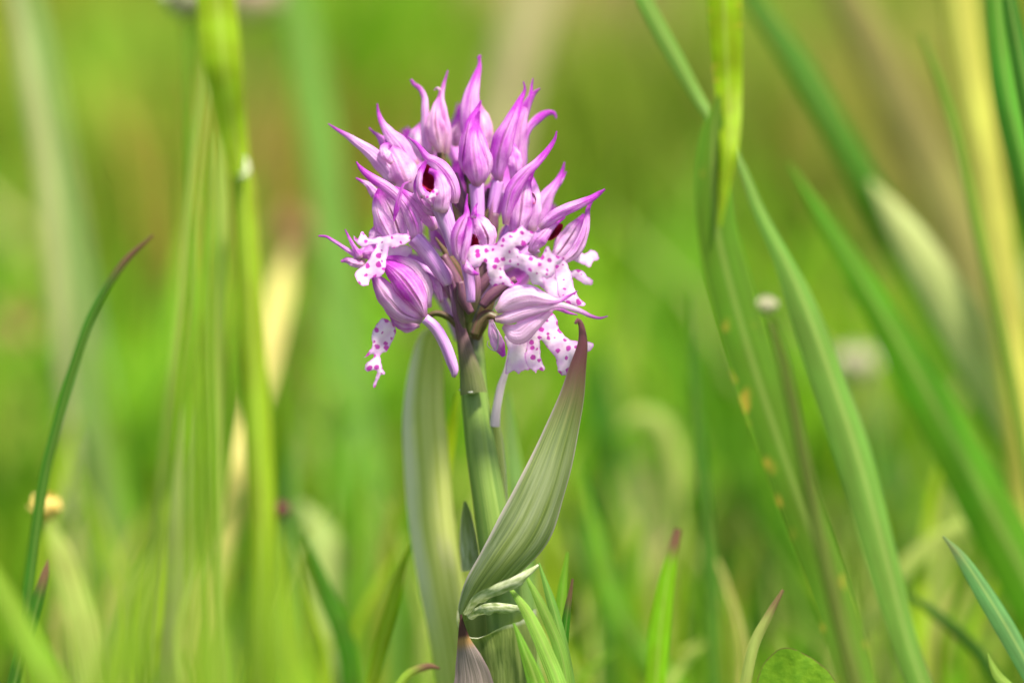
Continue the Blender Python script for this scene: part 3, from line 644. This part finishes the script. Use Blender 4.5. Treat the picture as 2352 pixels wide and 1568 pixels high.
# -- buds on the far side of the head
for (x, y, a, z, k) in ((900, 1000, -0.5, 14, 0.9), (1150, 900, 0.0, 16, 1.0), (1450, 1100, 0.45, 14, 0.95), (800, 1450, -0.7, 15, 1.0), (1200, 1350, 0.1, 19, 1.05), (1560, 1550, 0.75, 14, 1.0), (950, 1850, -0.9, 15, 1.0), (1400, 1900, 0.9, 15, 1.0)):
    f = flower(); s_, c_ = math.sin(a), math.cos(a)
    def q(l, o, h): return (x + (l * s_ + o * c_) * k, y - (l * c_ - o * s_) * k, h * k)
    for sd, o in enumerate((-45, 45, 0)):
        petal(f, [q(-40, o * 0.3, 30), q(80, o, 76), q(200, o, 66), q(320, o * 0.6, 34), q(430, o * 0.6, 8)], z - (1.0 if sd == 2 else 0), -1.2, -1.1, o * 0.4, 0.45 + 0.1 * sd, 0.4, n=16, nv=7)
    rod(f, [(x, y + 20, 44), (x * 0.6 + 480, y + 200, 38), (x * 0.25 + 890, y + 420, 30)], z - 2)

# ================================================================= grass and herbs
G_MID, G_DARK, G_LIME, G_BLUE, G_PALE, G_STRAW, G_OLIVE, G_BROWN = ((0.11, 0.24, 0.02), (0.045, 0.14, 0.02), (0.24, 0.36, 0.02), (0.08, 0.20, 0.085),
    (0.33, 0.40, 0.16), (0.56, 0.48, 0.16), (0.17, 0.22, 0.03), (0.26, 0.17, 0.07))
def blade(pts, color, label=None, group=None, roll=0, cup=0.5, tip=0.0, spotted=False, n=40, nv=7, name='grass_blade', tw=0, seed=None, parent=None, root=True, cat='grass blade'):
    """pts from the root upwards: (u, v, z mm, half width px at that depth)"""
    seedc[0] += 1
    R = spline(pts, n); C = [P(*r[:3]) for r in R]; H = [max(3e-5, abs(r[3]) * PX * (D + r[2] * 1e-3) / D) for r in R]
    if root:
        e = ground_root(C); C = e + C; H = [H[0] * (0.75 + 0.25 * i / max(1, len(e))) for i in range(len(e))] + H
    V, F, U = ribbon(C, H, math.radians(roll), cup, nv, 0.0, seed=seedc[0], tw=math.radians(tw))
    o = mesh_obj(name, V, F, U, M_GSPOT if spotted else M_GRASS, parent, col=((color[0] * 1.04, color[1] * 1.02, color[2] * 0.6, tip) if color[0] < color[1] * 0.9 else tuple(color) + (tip,)))
    if label: tag(o, label, cat, group)
    return o

BL = [
 # left side
 ([(38, 1580, 14, 13), (62, 1400, 14, 14), (98, 1130, 14, 14), (140, 950, 14, 13), (185, 800, 14, 12), (225, 700, 14, 11), (285, 605, 14, 9), (352, 540, 14, 3)], G_DARK, 'slender dark green grass blade arching over with a withered tan tip', 25, 0.8, 1.0),
 ([(25, 1600, 9, 16), (52, 1500, 9, 17), (82, 1400, 9, 16), (104, 1320, 9, 10), (110, 1284, 9, 2)], G_DARK, 'short dark grass blade with a red tip beside the yellow bud', 20, 0.7, 1.0),
 ([(130, 1600, -56, 40), (60, 1470, -56, 34), (-10, 1340, -56, 26), (-90, 1220, -56, 8)], (0.16, 0.28, 0.03), 'broad lime blade leaning away low beside the short red-tipped blade', 10, 0.5, 0.0),
 ([(225, 1600, 51, 34), (190, 1430, 51, 34), (150, 1290, 51, 28), (112, 1190, 51, 6)], G_PALE, 'pale short blade rising behind the yellow bud', 20, 0.5, 0.0),
 ([(330, 1600, 120, 46), (270, 1150, 120, 48), (205, 800, 120, 46), (150, 450, 120, 42), (100, 150, 120, 34), (60, -60, 120, 20)], (0.16, 0.25, 0.12), 'broad bluish grass blade leaning out behind the slender arching blade', 20, 0.5, 0.0),
 ([(150, 900, 100, 20), (110, 450, 100, 24), (60, 150, 100, 22), (20, -60, 100, 14)], (0.36, 0.38, 0.16), 'pale straw stalk leaning beside the broad bluish blade', 0, 0.8, 0.0),
 ([(600, 1600, 43, 34), (604, 1300, 43, 34), (592, 1000, 43, 32), (574, 700, 43, 30), (560, 480, 43, 29), (552, 396, 43, 28)], (0.25, 0.37, 0.03), 'stout yellow-green grass culm with a pale collar', 0, 1.3, 0.0),
 ([(552, 400, 41, 26), (535, 300, 40, 34), (515, 150, 36, 44), (500, 0, 36, 46), (490, -120, 36, 40)], G_LIME, None, 10, 0.7, 0.0),
 ([(500, 1050, 48, 6), (498, 800, 48, 12), (506, 520, 48, 16), (502, 400, 48, 11), (500, 300, 48, 3)], G_PALE, 'narrow pale blade running up close along the stout culm', 15, 0.6, 0.0),
 ([(400, 860, 60, 8), (420, 700, 60, 9), (436, 500, 60, 8), (470, 200, 60, 7), (475, 120, 60, 3)], G_PALE, 'thread-thin pale stalk between the culm and the bluish blade', 0, 1.0, 0.0),
 ([(455, 1620, -150, 26), (450, 1200, -150, 30), (455, 800, -150, 28), (480, 400, -150, 20), (500, 150, -150, 6)], (0.20, 0.33, 0.03), 'wide soft green blade standing in front of the culm', 0, 0.4, 0.0),
 ([(395, 1620, 61, 34), (405, 1400, 61, 30), (414, 1180, 61, 20), (430, 940, 61, 3)], (0.32, 0.33, 0.14), 'pointed tan blade tapering up beside the wide soft blade', 20, 0.5, 0.0),
 ([(425, 1600, 75, 26), (470, 1400, 75, 24), (520, 1220, 75, 22), (560, 1020, 75, 24), (605, 860, 102, 28), (650, 650, 119, 26), (672, 560, 128, 6)], G_STRAW, 'straw-yellow dry blade crossing behind the stout culm', 15, 0.5, 0.4),
 ([(815, 1620, 36, 22), (798, 1480, 36, 24), (752, 1360, 36, 20), (700, 1225, 36, 4)], (0.09, 0.27, 0.02), 'glossy green blade curving away low behind the hooded sheath', 25, 0.6, 0.0),
 ([(845, 1610, 20, 15), (880, 1470, 20, 18), (912, 1350, 20, 14), (940, 1250, 20, 3)], G_LIME, 'bright lime blade leaning towards the hooded orchid sheath', 15, 0.6, 0.0),
 ([(822, 1620, 78, 30), (824, 1400, 78, 30), (830, 1200, 78, 24), (838, 1010, 78, 4)], G_MID, 'upright mid green blade behind the bright lime one', 15, 0.5, 0.0),
 ([(820, 1600, 80, 50), (790, 1420, 80, 56), (750, 1250, 80, 40), (690, 1150, 80, 8)], (0.30, 0.38, 0.20), 'wide pale leaf blade bending behind the glossy green blade', 20, 0.4, 0.0),
 ([(860, 1200, 150, 40), (800, 800, 150, 46), (750, 400, 150, 44), (700, 100, 150, 40), (670, -100, 150, 30)], (0.13, 0.27, 0.07), 'tall soft green blade leaning behind the upper blossoms', 20, 0.4, 0.0),
 ([(1010, 1640, 24, 10), (1012, 1300, 24, 10), (1022, 1100, 24, 12), (1036, 990, 24, 13), (1052, 900, 24, 3)], (0.40, 0.52, 0.01), 'glowing yellow-green blade wedged between the orchid stem and hooded sheath', 10, 0.3, 0.0),
 ([(1220, 1600, 30, 26), (1200, 1250, 30, 24), (1176, 1020, 30, 16), (1168, 900, 30, 4)], (0.14, 0.25, 0.11), 'grey-green blade standing close behind the orchid stem', 10, 0.5, 0.0),
 ([(350, 1620, 120, 40), (300, 1300, 120, 44), (250, 1000, 120, 36), (220, 800, 120, 8)], G_MID, 'mid green blade before the broad bluish one', 10, 0.5, 0.0),
 ([(700, 1640, -99, 50), (660, 1450, -99, 44), (640, 1300, -99, 26), (630, 1210, -99, 5)], (0.19, 0.31, 0.02), 'soft yellowish blade in front of the culm base', 10, 0.4, 0.0),
 ([(240, 1640, -110, 46), (300, 1480, -110, 40), (340, 1350, -110, 24), (370, 1260, -110, 4)], (0.19, 0.31, 0.03), 'soft yellowish blade in front of the tan pointed blade', 10, 0.4, 0.0),
 # top middle
 ([(1090, 700, 260, 40), (1140, 350, 260, 44), (1190, 120, 260, 46), (1260, -90, 260, 40)], (0.48, 0.40, 0.22), 'blurred straw stalk rising behind the topmost bud', 0, 0.8, 0.0),
 # right side
 ([(2130, 1600, 20, 34), (2085, 1470, 20, 36), (2040, 1300, 20, 42), (1975, 1060, 20, 48), (1915, 880, 20, 46), (1850, 700, 20, 38), (1800, 590, 20, 24), (1745, 480, 20, 17), (1695, 360, 21, 11), (1610, 230, 24, 15), (1560, 140, 24, 21), (1505, 40, 24, 22), (1450, -70, 24, 18)],
   (0.12, 0.24, 0.06), 'long keeled grey-green blade leaning across behind the spotted blade', 28, 0.9, 0.0),
 ([(1985, 1620, -28, 44), (1900, 1330, -28, 46), (1815, 1090, -28, 50), (1728, 830, -28, 54), (1668, 620, -28, 50), (1644, 500, -28, 44), (1638, 390, -28, 40), (1640, 300, -28, 28), (1652, 220, -28, 5)],
   (0.085, 0.19, 0.03), None, 8, 0.5, 0.0),
 ([(1975, 1610, -35, 20), (1905, 1330, -35, 18), (1850, 1070, -35, 15), (1812, 890, -35, 13), (1772, 735, -35, 9)], (0.085, 0.12, 0.03), None, 0, 1.4, 0.0),
 ([(2420, 1200, 82, 70), (2330, 960, 82, 66), (2200, 740, 82, 58), (2080, 560, 82, 48), (1995, 420, 78, 40), (1920, 290, 76, 38), (1840, 150, 76, 34), (1740, 10, 76, 24), (1690, -80, 76, 18)], (0.045, 0.15, 0.015), None, 24, 0.7, 0.0),
 ([(2440, 1150, 70, 52), (2340, 960, 70, 60), (2240, 790, 70, 58), (2130, 610, 70, 46), (2050, 490, 72, 28), (1996, 415, 74, 5)], (0.42, 0.46, 0.17), 'whitish withered blade sloping out from the dark leaning blade', 0, 0.5, 0.0),
 ([(2450, 1500, 50, 66), (2352, 1310, 50, 66), (2250, 1120, 50, 62), (2125, 890, 50, 52), (2010, 690, 50, 36), (1910, 530, 50, 22), (1812, 375, 50, 4)], (0.065, 0.20, 0.01), 'big bright green pointed blade sloping under the whitish withered one', 18, 0.6, 0.0),
 ([(2360, 1200, 65, 34), (2335, 900, 65, 38), (2300, 650, 65, 40), (2262, 400, 65, 42), (2222, 170, 65, 42), (2190, -60, 65, 40)], (0.50, 0.47, 0.09), 'thick straw-yellow dry stalk with a slight lean', 0, 0.9, 0.0),
 ([(2420, 700, 24, 30), (2360, 420, 24, 30), (2316, 230, 24, 30), (2296, 60, 24, 29), (2285, -80, 24, 26)], (0.10, 0.28, 0.05), 'fresh green blade standing beside the straw-yellow stalk', 10, 0.8, 0.0),
 ([(2440, 560, 20, 26), (2380, 300, 20, 26), (2330, 60, 20, 20), (2310, -60, 20, 14)], (0.05, 0.16, 0.03), 'dark blade just behind the fresh green one at the stalk', 10, 0.8, 0.0),
 ([(2300, 760, 42, 12), (2245, 520, 42, 13), (2200, 320, 42, 12), (2160, 190, 42, 11), (2116, 78, 42, 6)], (0.14, 0.24, 0.04), 'thin green blade with blunt tip against the straw-yellow stalk', 10, 0.8, 0.0),
 ([(2330, 900, 140, 60), (2180, 480, 140, 56), (2060, 220, 140, 50), (1920, -60, 140, 40)], (0.26, 0.22, 0.07), 'blurred brown stalk leaning behind the dark blade', 0, 0.6, 0.0),
 ([(1645, 1610, 47, 17), (1632, 1300, 47, 17), (1616, 1100, 47, 15), (1598, 900, 47, 12), (1584, 680, 47, 3)], (0.05, 0.15, 0.02), 'thin dark upright blade between the brown-tipped blade and the spotted one', 10, 0.8, 0.0),
 ([(1504, 1610, 18, 24), (1516, 1450, 18, 25), (1534, 1320, 18, 18), (1558, 1214, 18, 9)], (0.17, 0.38, 0.015), 'short bright green blade with a clipped brown tip', 10, 0.6, 1.0),
 ([(1706, 1610, 1, 13), (1730, 1490, 1, 13), (1765, 1415, 1, 10), (1799, 1354, 1, 4)], (0.30, 0.34, 0.16), 'thin pale shoot with a pinkish tip beside the rounded leaf', 10, 1.0, 0.8),
 ([(2400, 1600, 6, 22), (2330, 1470, 6, 26), (2270, 1370, 6, 24), (2210, 1280, 6, 15), (2166, 1230, 6, 3)], (0.10, 0.24, 0.12), 'pointed bluish green blade low beneath the big sloping blade', 25, 0.8, 0.3),
 ([(2050, 1340, 66, 16), (2090, 1290, 66, 20), (2160, 1235, 66, 20), (2250, 1190, 66, 14), (2330, 1170, 66, 4)], G_PALE, 'pale withered blade bent nearly flat behind the keeled blade', 0, 0.5, 0.0),
 ([(1548, 1120, 110, 18), (1545, 1040, 110, 22), (1515, 975, 110, 24), (1460, 955, 110, 16), (1420, 985, 110, 4)], G_PALE, 'pale blurred blade curling over beyond the thin dark blade', 0, 0.5, 0.0),
 ([(1470, 1620, 144, 56), (1440, 1400, 144, 60), (1405, 1150, 144, 54), (1385, 900, 144, 30), (1375, 780, 144, 5)], (0.03, 0.13, 0.012), 'broad dark green blade behind the wine-tipped orchid leaf', 10, 0.5, 0.0),
 ([(2290, 1560, 40, 14), (2230, 1480, 40, 14), (2150, 1410, 40, 12), (2090, 1365, 40, 6)], G_DARK, 'thin dark stalk slanting low behind the bluish blade', 0, 1.0, 0.0),
 ([(2352, 1600, 4, 8), (2300, 1560, 4, 12), (2280, 1530, 4, 8), (2268, 1500, 4, 2)], (0.20, 0.32, 0.08), 'tiny pale-edged leaf tip poking up low under the bluish blade', 10, 0.5, 0.0),
 ([(1560, 1610, 60, 40), (1420, 1400, 60, 30), (1360, 1200, 60, 20), (1330, 1050, 60, 4)], (0.10, 0.24, 0.02), 'green blade leaning behind the tuft at the orchid foot', 20, 0.5, 0.0),
 # tuft at the foot of the orchid
 ([(1310, 1640, -6, 22), (1270, 1530, -6, 20), (1215, 1410, -6, 14), (1162, 1338, -6, 3)], (0.22, 0.38, 0.10), 'long pale leaf of the grass tuft crossing the orchid sheath', 20, 0.8, 0.0),
 ([(1310, 1640, -4, 17), (1290, 1500, -4, 16), (1245, 1390, -4, 12), (1202, 1310, -4, 3)], (0.20, 0.36, 0.09), 'second pale leaf of the tuft, tip resting at the orchid leaf base', 20, 0.8, 0.0),
 ([(1320, 1640, -3, 15), (1298, 1500, -3, 14), (1270, 1390, -3, 12), (1238, 1292, -3, 3)], (0.18, 0.36, 0.10), 'third pale leaf of the tuft, narrow and steep', 20, 0.8, 0.0),
 ([(1290, 1640, 6, 14), (1286, 1480, 6, 14), (1292, 1360, 6, 12), (1304, 1268, 6, 4)], (0.16, 0.34, 0.04), 'upright narrow green blade just behind the tuft', 10, 0.8, 0.0),
 ([(1288, 1640, 0, 10), (1294, 1520, 0, 11), (1302, 1420, 0, 10), (1316, 1328, 0, 3)], (0.05, 0.18, 0.02), 'crisp dark narrow blade with a purple tip beside the tuft', 20, 0.9, 0.9),
 ([(1260, 1660, -8, 24), (1230, 1560, -8, 20), (1200, 1480, -8, 10), (1180, 1430, -8, 3)], (0.14, 0.30, 0.05), 'short soft green leaf low in front of the orchid sheath', 10, 0.7, 0.0),
 ([(880, 1640, 8, 8), (930, 1555, 8, 10), (980, 1530, 8, 8), (1010, 1534, 8, 3)], (0.24, 0.36, 0.06), 'small bent blade with a brown end beside the withered leaf', 0, 0.8, 1.0),
]
objs = {}
for i, (pts, colr, lab, roll, cup, tip) in enumerate(BL):
    objs[i] = (pts, colr, lab, roll, cup, tip)
    if lab: blade(pts, colr, lab, 'single grass blades round the orchid', roll, cup, tip)
sp = blade(BL[25][0] if False else [b for b in BL if b[2] is None and b[0][0][0] == 1985][0][0], (0.085, 0.185, 0.02), 'broad twisted green blade with yellow spots along its margins', 'single grass blades round the orchid', 6, 0.35, 0.0, spotted=True, n=70)
blade([(1652, 520, -29.5, 4), (1664, 430, -29.5, 13), (1674, 350, -29.5, 19), (1676, 290, -28, 25), (1672, 200, -26, 32), (1667, 100, -26, 38), (1664, 0, -26, 40), (1668, -90, -26, 38)], (0.22, 0.34, 0.01), None, None, -8, 0.4, parent=sp, root=False, spotted=True, name='twisted_half')
b = [b for b in BL if b[0][0][0] == 2420 and b[0][0][1] == 1200][0]
blade(b[0], b[1], 'dark green blade leaning over behind the long keeled blade', 'single grass blades round the orchid', 24, 0.7)
# leaf blade of the culm and its collar belong to the culm
culm = [o for o in COL.objects if o.get('label', '').startswith('stout yellow-green')][0]
b = [b for b in BL if b[0][0][0] == 552][0]
blade(b[0], b[1], None, None, 10, 0.7, parent=culm, root=False, name='leaf')
R = spline([(555, 340, 42, 3), (566, 385, 41, 8), (560, 402, 40.5, 9), (545, 406, 41, 4)], 12)
V, F, U = tube([P(*r[:3]) for r in R], [r[3] * PX for r in R], 8); mesh_obj('collar', V, F, U, M_PALEG, culm)

# ---- herbs with heads
def herb(label, cat, name, head, z, r, stem_pts, mat, stem_col, npet=26, inner=None, group=None):
    base = P(stem_pts[0][0], stem_pts[0][1], z)
    t = thing(name, label, cat, (0, 0, 0), group)
    blade([(a, b_, z, h) for a, b_, h in stem_pts], stem_col, parent=t, cup=1.5, name='stem', nv=9)
    c = P(head[0], head[1], z); rr = r * PX * (D + z * 1e-3) / D
    bm = bmesh.new(); bmesh.ops.create_icosphere(bm, subdivisions=3, radius=rr * 0.85)
    for v_ in bm.verts: v_.co *= 1 + 0.12 * math.sin(v_.co.x / rr * 9) * math.sin(v_.co.z / rr * 8 + v_.co.y / rr * 6)
    me = bpy.data.meshes.new('head'); bm.to_mesh(me); bm.free(); me.materials.append(inner or mat); me.uv_layers.new(name='UVMap')
    for p_ in me.polygons: p_.use_smooth = True
    h = link(bpy.data.objects.new('head', me), t); h.location = c
    rd = random.Random(int(head[0]))
    V = []; F = []; U = []
    for k in range(npet):
        d = Vector((rd.gauss(0, 1), rd.gauss(0, 1), abs(rd.gauss(0.2, 0.8)))).normalized(); a = d.orthogonal().normalized(); b2 = d.cross(a)
        s = len(V)
        for (l, wd) in ((0.35, 0.16), (0.75, 0.26), (1.0, 0.20), (1.1, 0.05)):
            V += [c + d * rr * l - a * rr * wd, c + d * rr * l + b2 * rr * 0.06, c + d * rr * l + a * rr * wd]; U += [(0, l), (0.5, l), (1, l)]
        for q_ in range(3):
            for w_ in range(2): i0 = s + q_ * 3 + w_; F.append((i0, i0 + 1, i0 + 4, i0 + 3))
    p_ = mesh_obj('petals', V, F, U, mat, t)
    return t
herb('small yellow bud head on a thin stem crossing the slender arching blade', 'flower bud', 'yellow_bud', (104, 1165), 34, 36, [(50, 1600, 8), (62, 1400, 9), (75, 1270, 10), (98, 1190, 12)], M_YBUD, (0.16, 0.28, 0.04))
herb('tiny wine-red bud beside the stout grass culm', 'flower bud', 'red_bud', (642, 1172), 50, 24, [(640, 1600, 5), (642, 1400, 5), (642, 1195, 6)], M_RBUD, (0.12, 0.22, 0.03))
herb('white fluffy seed head on a thin dark stalk in front of the spotted blade', 'seed head', 'white_seed_head', (1762, 702), -38, 23, [(a, b_, h) for a, b_, _, h in [b for b in BL if b[0][0][0] == 1975][0][0]], M_WHITE, (0.085, 0.12, 0.03), 34)
herb('blurred white blossom behind the keeled blade', 'flower', 'white_flower', (1965, 838), 130, 50, [(2040, 1500, 8), (2010, 1200, 8), (1970, 870, 8)], M_WHITE, G_MID, 30)
herb('blurred white blossom low behind the bluish pointed blade', 'flower', 'white_flower', (2370, 1345), 60, 40, [(2360, 1600, 8), (2366, 1480, 8), (2370, 1370, 8)], M_WHITE, G_MID, 30)
herb('blurred white blossom high beside the culm leaf', 'flower', 'white_flower', (428, -10), 70, 60, [(470, 900, 9), (450, 500, 9), (430, 40, 9)], M_WHITE, G_MID, 30)
herb('blurred brown seed head behind the straw-yellow dry blade', 'seed head', 'brown_seed_head', (690, 545), 210, 62, [(640, 1300, 12), (660, 900, 12), (688, 600, 14)], M_BROWN, G_BROWN, 40)
herb('blurred brown seed head beyond the broad bluish blade', 'seed head', 'brown_seed_head', (10, 770), 230, 66, [(30, 1400, 12), (20, 1100, 12), (10, 850, 12)], M_BROWN, G_BROWN, 40)
herb('blurred pinkish seed head high beside the culm', 'seed head', 'pink_seed_head', (575, -20), 230, 70, [(640, 900, 12), (610, 500, 12), (580, 80, 12)], m_plain('pink_husk', (0.5, 0.32, 0.26), (0.6, 0.44, 0.36), 0.3), G_BROWN, 40)

# ---- rounded leaf with a purple edge
s = NT('rounded_leaf'); uv, u_, v_ = s.uv()
at = s.n('ShaderNodeAttribute'); at.attribute_name = 'edge'
f_ = s.noise(uv, 3.0, 4)
c_ = s.mix(s.ramp(f_, 0.3, 0.7), (0.13, 0.28, 0.015), (0.19, 0.35, 0.02))
c_ = s.mix(s.math('MULTIPLY', s.ramp(at.outputs['Fac'], 0.75, 1.0), 0.8), c_, (0.16, 0.04, 0.05))
M_ROUND = s.sheet(c_, c_, 0.55, 0.55, 0.12, f_, 0.4, 0.0004)
t = thing('rounded_leaf_plant', 'low rounded green leaf with a thin purple edge beside the pale shoot', 'leaf plant', (0, 0, 0))
patch(t, [(1802, 1486), (1850, 1502), (1895, 1532), (1925, 1575), (1935, 1640), (1900, 1710), (1830, 1740), (1770, 1710), (1735, 1640), (1738, 1570), (1760, 1515)],
      lambda x, y: 1.0 + 0.012 * abs(x - 1826), M_ROUND, name='leaf_blade', puff=0.3, wav=0.2, conv=lambda x, y: (x, y), step=9, unit=60, shift=0)
blade([(1850, 1830, 2, 6), (1838, 1780, 2, 7), (1830, 1730, 2, 7)], G_MID, parent=t, cup=1.5, name='stalk', nv=7)

# ---- loose blades of the middle distance
rb = random.Random(21)
pal = [(G_MID, 'mid green'), ((0.14, 0.30, 0.02), 'mid green'), (G_DARK, 'dark green'), (G_LIME, 'lime green'), ((0.30, 0.44, 0.03), 'lime green'), (G_BLUE, 'bluish green'), (G_PALE, 'pale whitish green'), ((0.42, 0.50, 0.20), 'pale whitish green'), (G_OLIVE, 'olive'), (G_STRAW, 'straw coloured')]
for i in range(270):
    fine = i >= 130
    z = rb.uniform(60, 270) if not fine else rb.uniform(45, 200); u = rb.uniform(-150, 2500); top = rb.uniform(980, 1500) - (z - 35) * rb.uniform(0.5, 2.2)
    if fine: top = rb.uniform(1100, 1520) - (z - 35) * rb.uniform(0, 1.5)
    if 780 < u < 1560: top = max(top, 1000)
    lean = rb.uniform(-200, 200); hw = rb.uniform(9, 28) if not fine else rb.uniform(4, 11)
    cl, cn = pal[rb.randrange(len(pal))] if not fine else pal[rb.choice((0, 1, 3, 4, 4, 6, 7, 7, 9))]
    blade([(u + lean * 0.1, 1640, z, hw), (u + lean * 0.15, 1640 - (1640 - top) * 0.4, z, hw), (u - lean * 0.2, 1640 - (1640 - top) * 0.75, z, hw * 0.75), (u - lean * 0.6, top, z, 2)],
          cl, ('fine thin ' if fine else 'soft broad ') + cn + ' blade in the low sward behind the orchid', ('fine ' if fine else 'broad ') + cn + ' blades of the low sward', rb.uniform(-40, 40), 0.6, 0.0, n=14, nv=5)
for i in range(15):
    u = rb.choice((rb.uniform(-50, 800), rb.uniform(150, 720), rb.uniform(1350, 2450))); z = rb.uniform(-190, -90); top = rb.uniform(1180, 1460); lean = rb.uniform(-120, 120); hw = rb.uniform(9, 17)
    blade([(u, 1700, z, hw), (u + lean * 0.3, 1600, z, hw), (u + lean * 0.6, (1600 + top) / 2, z, hw * 0.8), (u + lean, top, z, 2)], rb.choice(((0.17, 0.29, 0.03), (0.15, 0.28, 0.02), (0.26, 0.34, 0.10))),
          'out of focus lime blade low in front of the orchid', 'blurred blades in front of the orchid', rb.uniform(-30, 30), 0.6, 0.0, n=14, nv=5)

# ---- the meadow beyond: one mass
N = 36000
zd = np.exp(rng.uniform(np.log(0.16), np.log(9.0), N)); zd[:5000] = rng.uniform(-0.5, 0.16, 5000)
x = rng.uniform(-1, 1, N) * (0.16 + 0.30 * np.maximum(0, zd) + 0.1)
h = rng.uniform(0.35, 1.0, N) * (0.05 + 0.20 * np.clip(zd / 1.2, 0, 1))
h[:5000] = rng.uniform(0.010, 0.026, 5000)
wd = rng.uniform(0.0008, 0.0022, N) * (1 + 0.6 * np.clip(zd, 0, 4)); lean = rng.normal(0, 0.35, (N, 2)) * h[:, None]; ang = rng.uniform(0, np.pi, N)
base = np.array([(0.15, 0.34, 0.012), (0.23, 0.38, 0.02), (0.21, 0.27, 0.04), (0.11, 0.28, 0.02), (0.42, 0.40, 0.16), (0.17, 0.37, 0.02)])
col = base[rng.choice(6, N, p=[.28, .2, .14, .14, .08, .16])] * rng.uniform(0.75, 1.3, (N, 1))
tuss = [(40, 420, 0.14, (0.46, 0.44, 0.03)), (30, 300, 0.05, (0.30, 0.20, 0.07)), (250, 420, 0.13, (0.34, 0.44, 0.10)), (340, 520, 0.14, (0.40, 0.34, 0.14)), (230, 330, 0.06, (0.12, 0.33, 0.01)), (430, 330, 0.11, (0.25, 0.40, 0.04)),
        (615, 300, 0.095, (0.38, 0.30, 0.06)), (640, 420, 0.13, (0.40, 0.32, 0.08)), (820, 480, 0.15, (0.17, 0.40, 0.01)), (900, 380, 0.12, (0.18, 0.40, 0.01)), (960, 600, 0.16, (0.30, 0.36, 0.05)), (1190, 420, 0.13, (0.56, 0.44, 0.22)), (1270, 480, 0.14, (0.34, 0.32, 0.09)),
        (1400, 340, 0.105, (0.20, 0.27, 0.03)), (1460, 330, 0.07, (0.17, 0.42, 0.005)), (1420, 300, 0.06, (0.16, 0.40, 0.01)), (1530, 520, 0.15, (0.24, 0.38, 0.03)), (1520, 280, 0.045, (0.32, 0.42, 0.14)), (1780, 430, 0.12, (0.28, 0.44, 0.05)), (1950, 520, 0.16, (0.22, 0.42, 0.01)),
        (2060, 330, 0.11, (0.34, 0.32, 0.08)), (2180, 460, 0.14, (0.32, 0.36, 0.06)), (2300, 360, 0.11, (0.22, 0.34, 0.02)), (700, 240, 0.035, (0.07, 0.17, 0.01)), (1400, 200, 0.03, (0.04, 0.15, 0.008)), (620, 250, 0.04, (0.10, 0.22, 0.02)), (1750, 260, 0.05, (0.10, 0.25, 0.02)), (2000, 240, 0.05, (0.16, 0.33, 0.02)), (120, 240, 0.045, (0.15, 0.33, 0.03)),
        (330, 230, 0.04, (0.09, 0.22, 0.02)), (1650, 380, 0.10, (0.25, 0.38, 0.04)), (1850, 300, 0.07, (0.15, 0.28, 0.02)), (2150, 280, 0.06, (0.28, 0.36, 0.05)), (520, 480, 0.14, (0.22, 0.36, 0.02)), (130, 600, 0.17, (0.38, 0.40, 0.04)), (730, 330, 0.08, (0.22, 0.33, 0.03))]
i0 = 5000
for (tu, tz, th, tc) in tuss:                       # tussocks of one colour each, standing in the meadow
    nn = 430; sl = slice(i0, i0 + nn); i0 += nn
    x[sl] = (tu - 1176) * PX * (D + tz * 1e-3) / D + rng.normal(0, 0.010 * (0.5 + tz / 500), nn); zd[sl] = tz * 1e-3 + rng.normal(0, 0.02, nn)
    h[sl] = th * rng.uniform(0.55, 1.1, nn); wd[sl] = rng.uniform(0.0010, 0.0024, nn); lean[sl] = rng.normal(0, 0.16, (nn, 2)) * h[sl][:, None]
    col[sl] = np.array(tc) * rng.uniform(0.75, 1.25, (nn, 1))
V = np.zeros((N, 8, 3)); sx, sy = np.cos(ang) * wd, np.sin(ang) * wd
for k, (t, ww) in enumerate(((0, 0.8), (0.4, 1.0), (0.75, 0.7), (1.0, 0.08))):
    cx = x + lean[:, 0] * t * t; cy = zd + lean[:, 1] * t * t; cz = h * (t - 0.15 * t * t) * 1.15 - 0.003
    for q_, sg in enumerate((-1, 1)):
        V[:, 2 * k + q_, 0] = cx + sg * sx * ww; V[:, 2 * k + q_, 1] = cy + sg * sy * ww; V[:, 2 * k + q_, 2] = cz
keep = ~((np.abs(x) < 0.02) & (np.abs(zd) < 0.03))
V = V[keep]; colk = col[keep]; n_ = len(V)
fi = np.array([[0, 1, 3, 2], [2, 3, 5, 4], [4, 5, 7, 6]])
Fc = (np.arange(n_)[:, None, None] * 8 + fi[None]).reshape(-1, 4)
me = bpy.data.meshes.new('meadow_grass'); me.vertices.add(n_ * 8); me.vertices.foreach_set('co', V.ravel())
me.loops.add(len(Fc) * 4); me.loops.foreach_set('vertex_index', Fc.ravel().astype(np.int32))
me.polygons.add(len(Fc)); me.polygons.foreach_set('loop_start', np.arange(len(Fc), dtype=np.int32) * 4)
me.update(calc_edges=True); me.validate()
ca = me.attributes.new('Col', 'FLOAT_COLOR', 'POINT')
ca.data.foreach_set('color', np.repeat(np.c_[colk, np.ones(n_)], 8, axis=0).astype(np.float32).ravel())
me.materials.append(M_MEADOW)
o = link(bpy.data.objects.new('meadow_grass', me)); o['kind'] = 'stuff'; o['label'] = 'soft mass of green and yellowish meadow grass beyond the orchid'; o['category'] = 'grass'
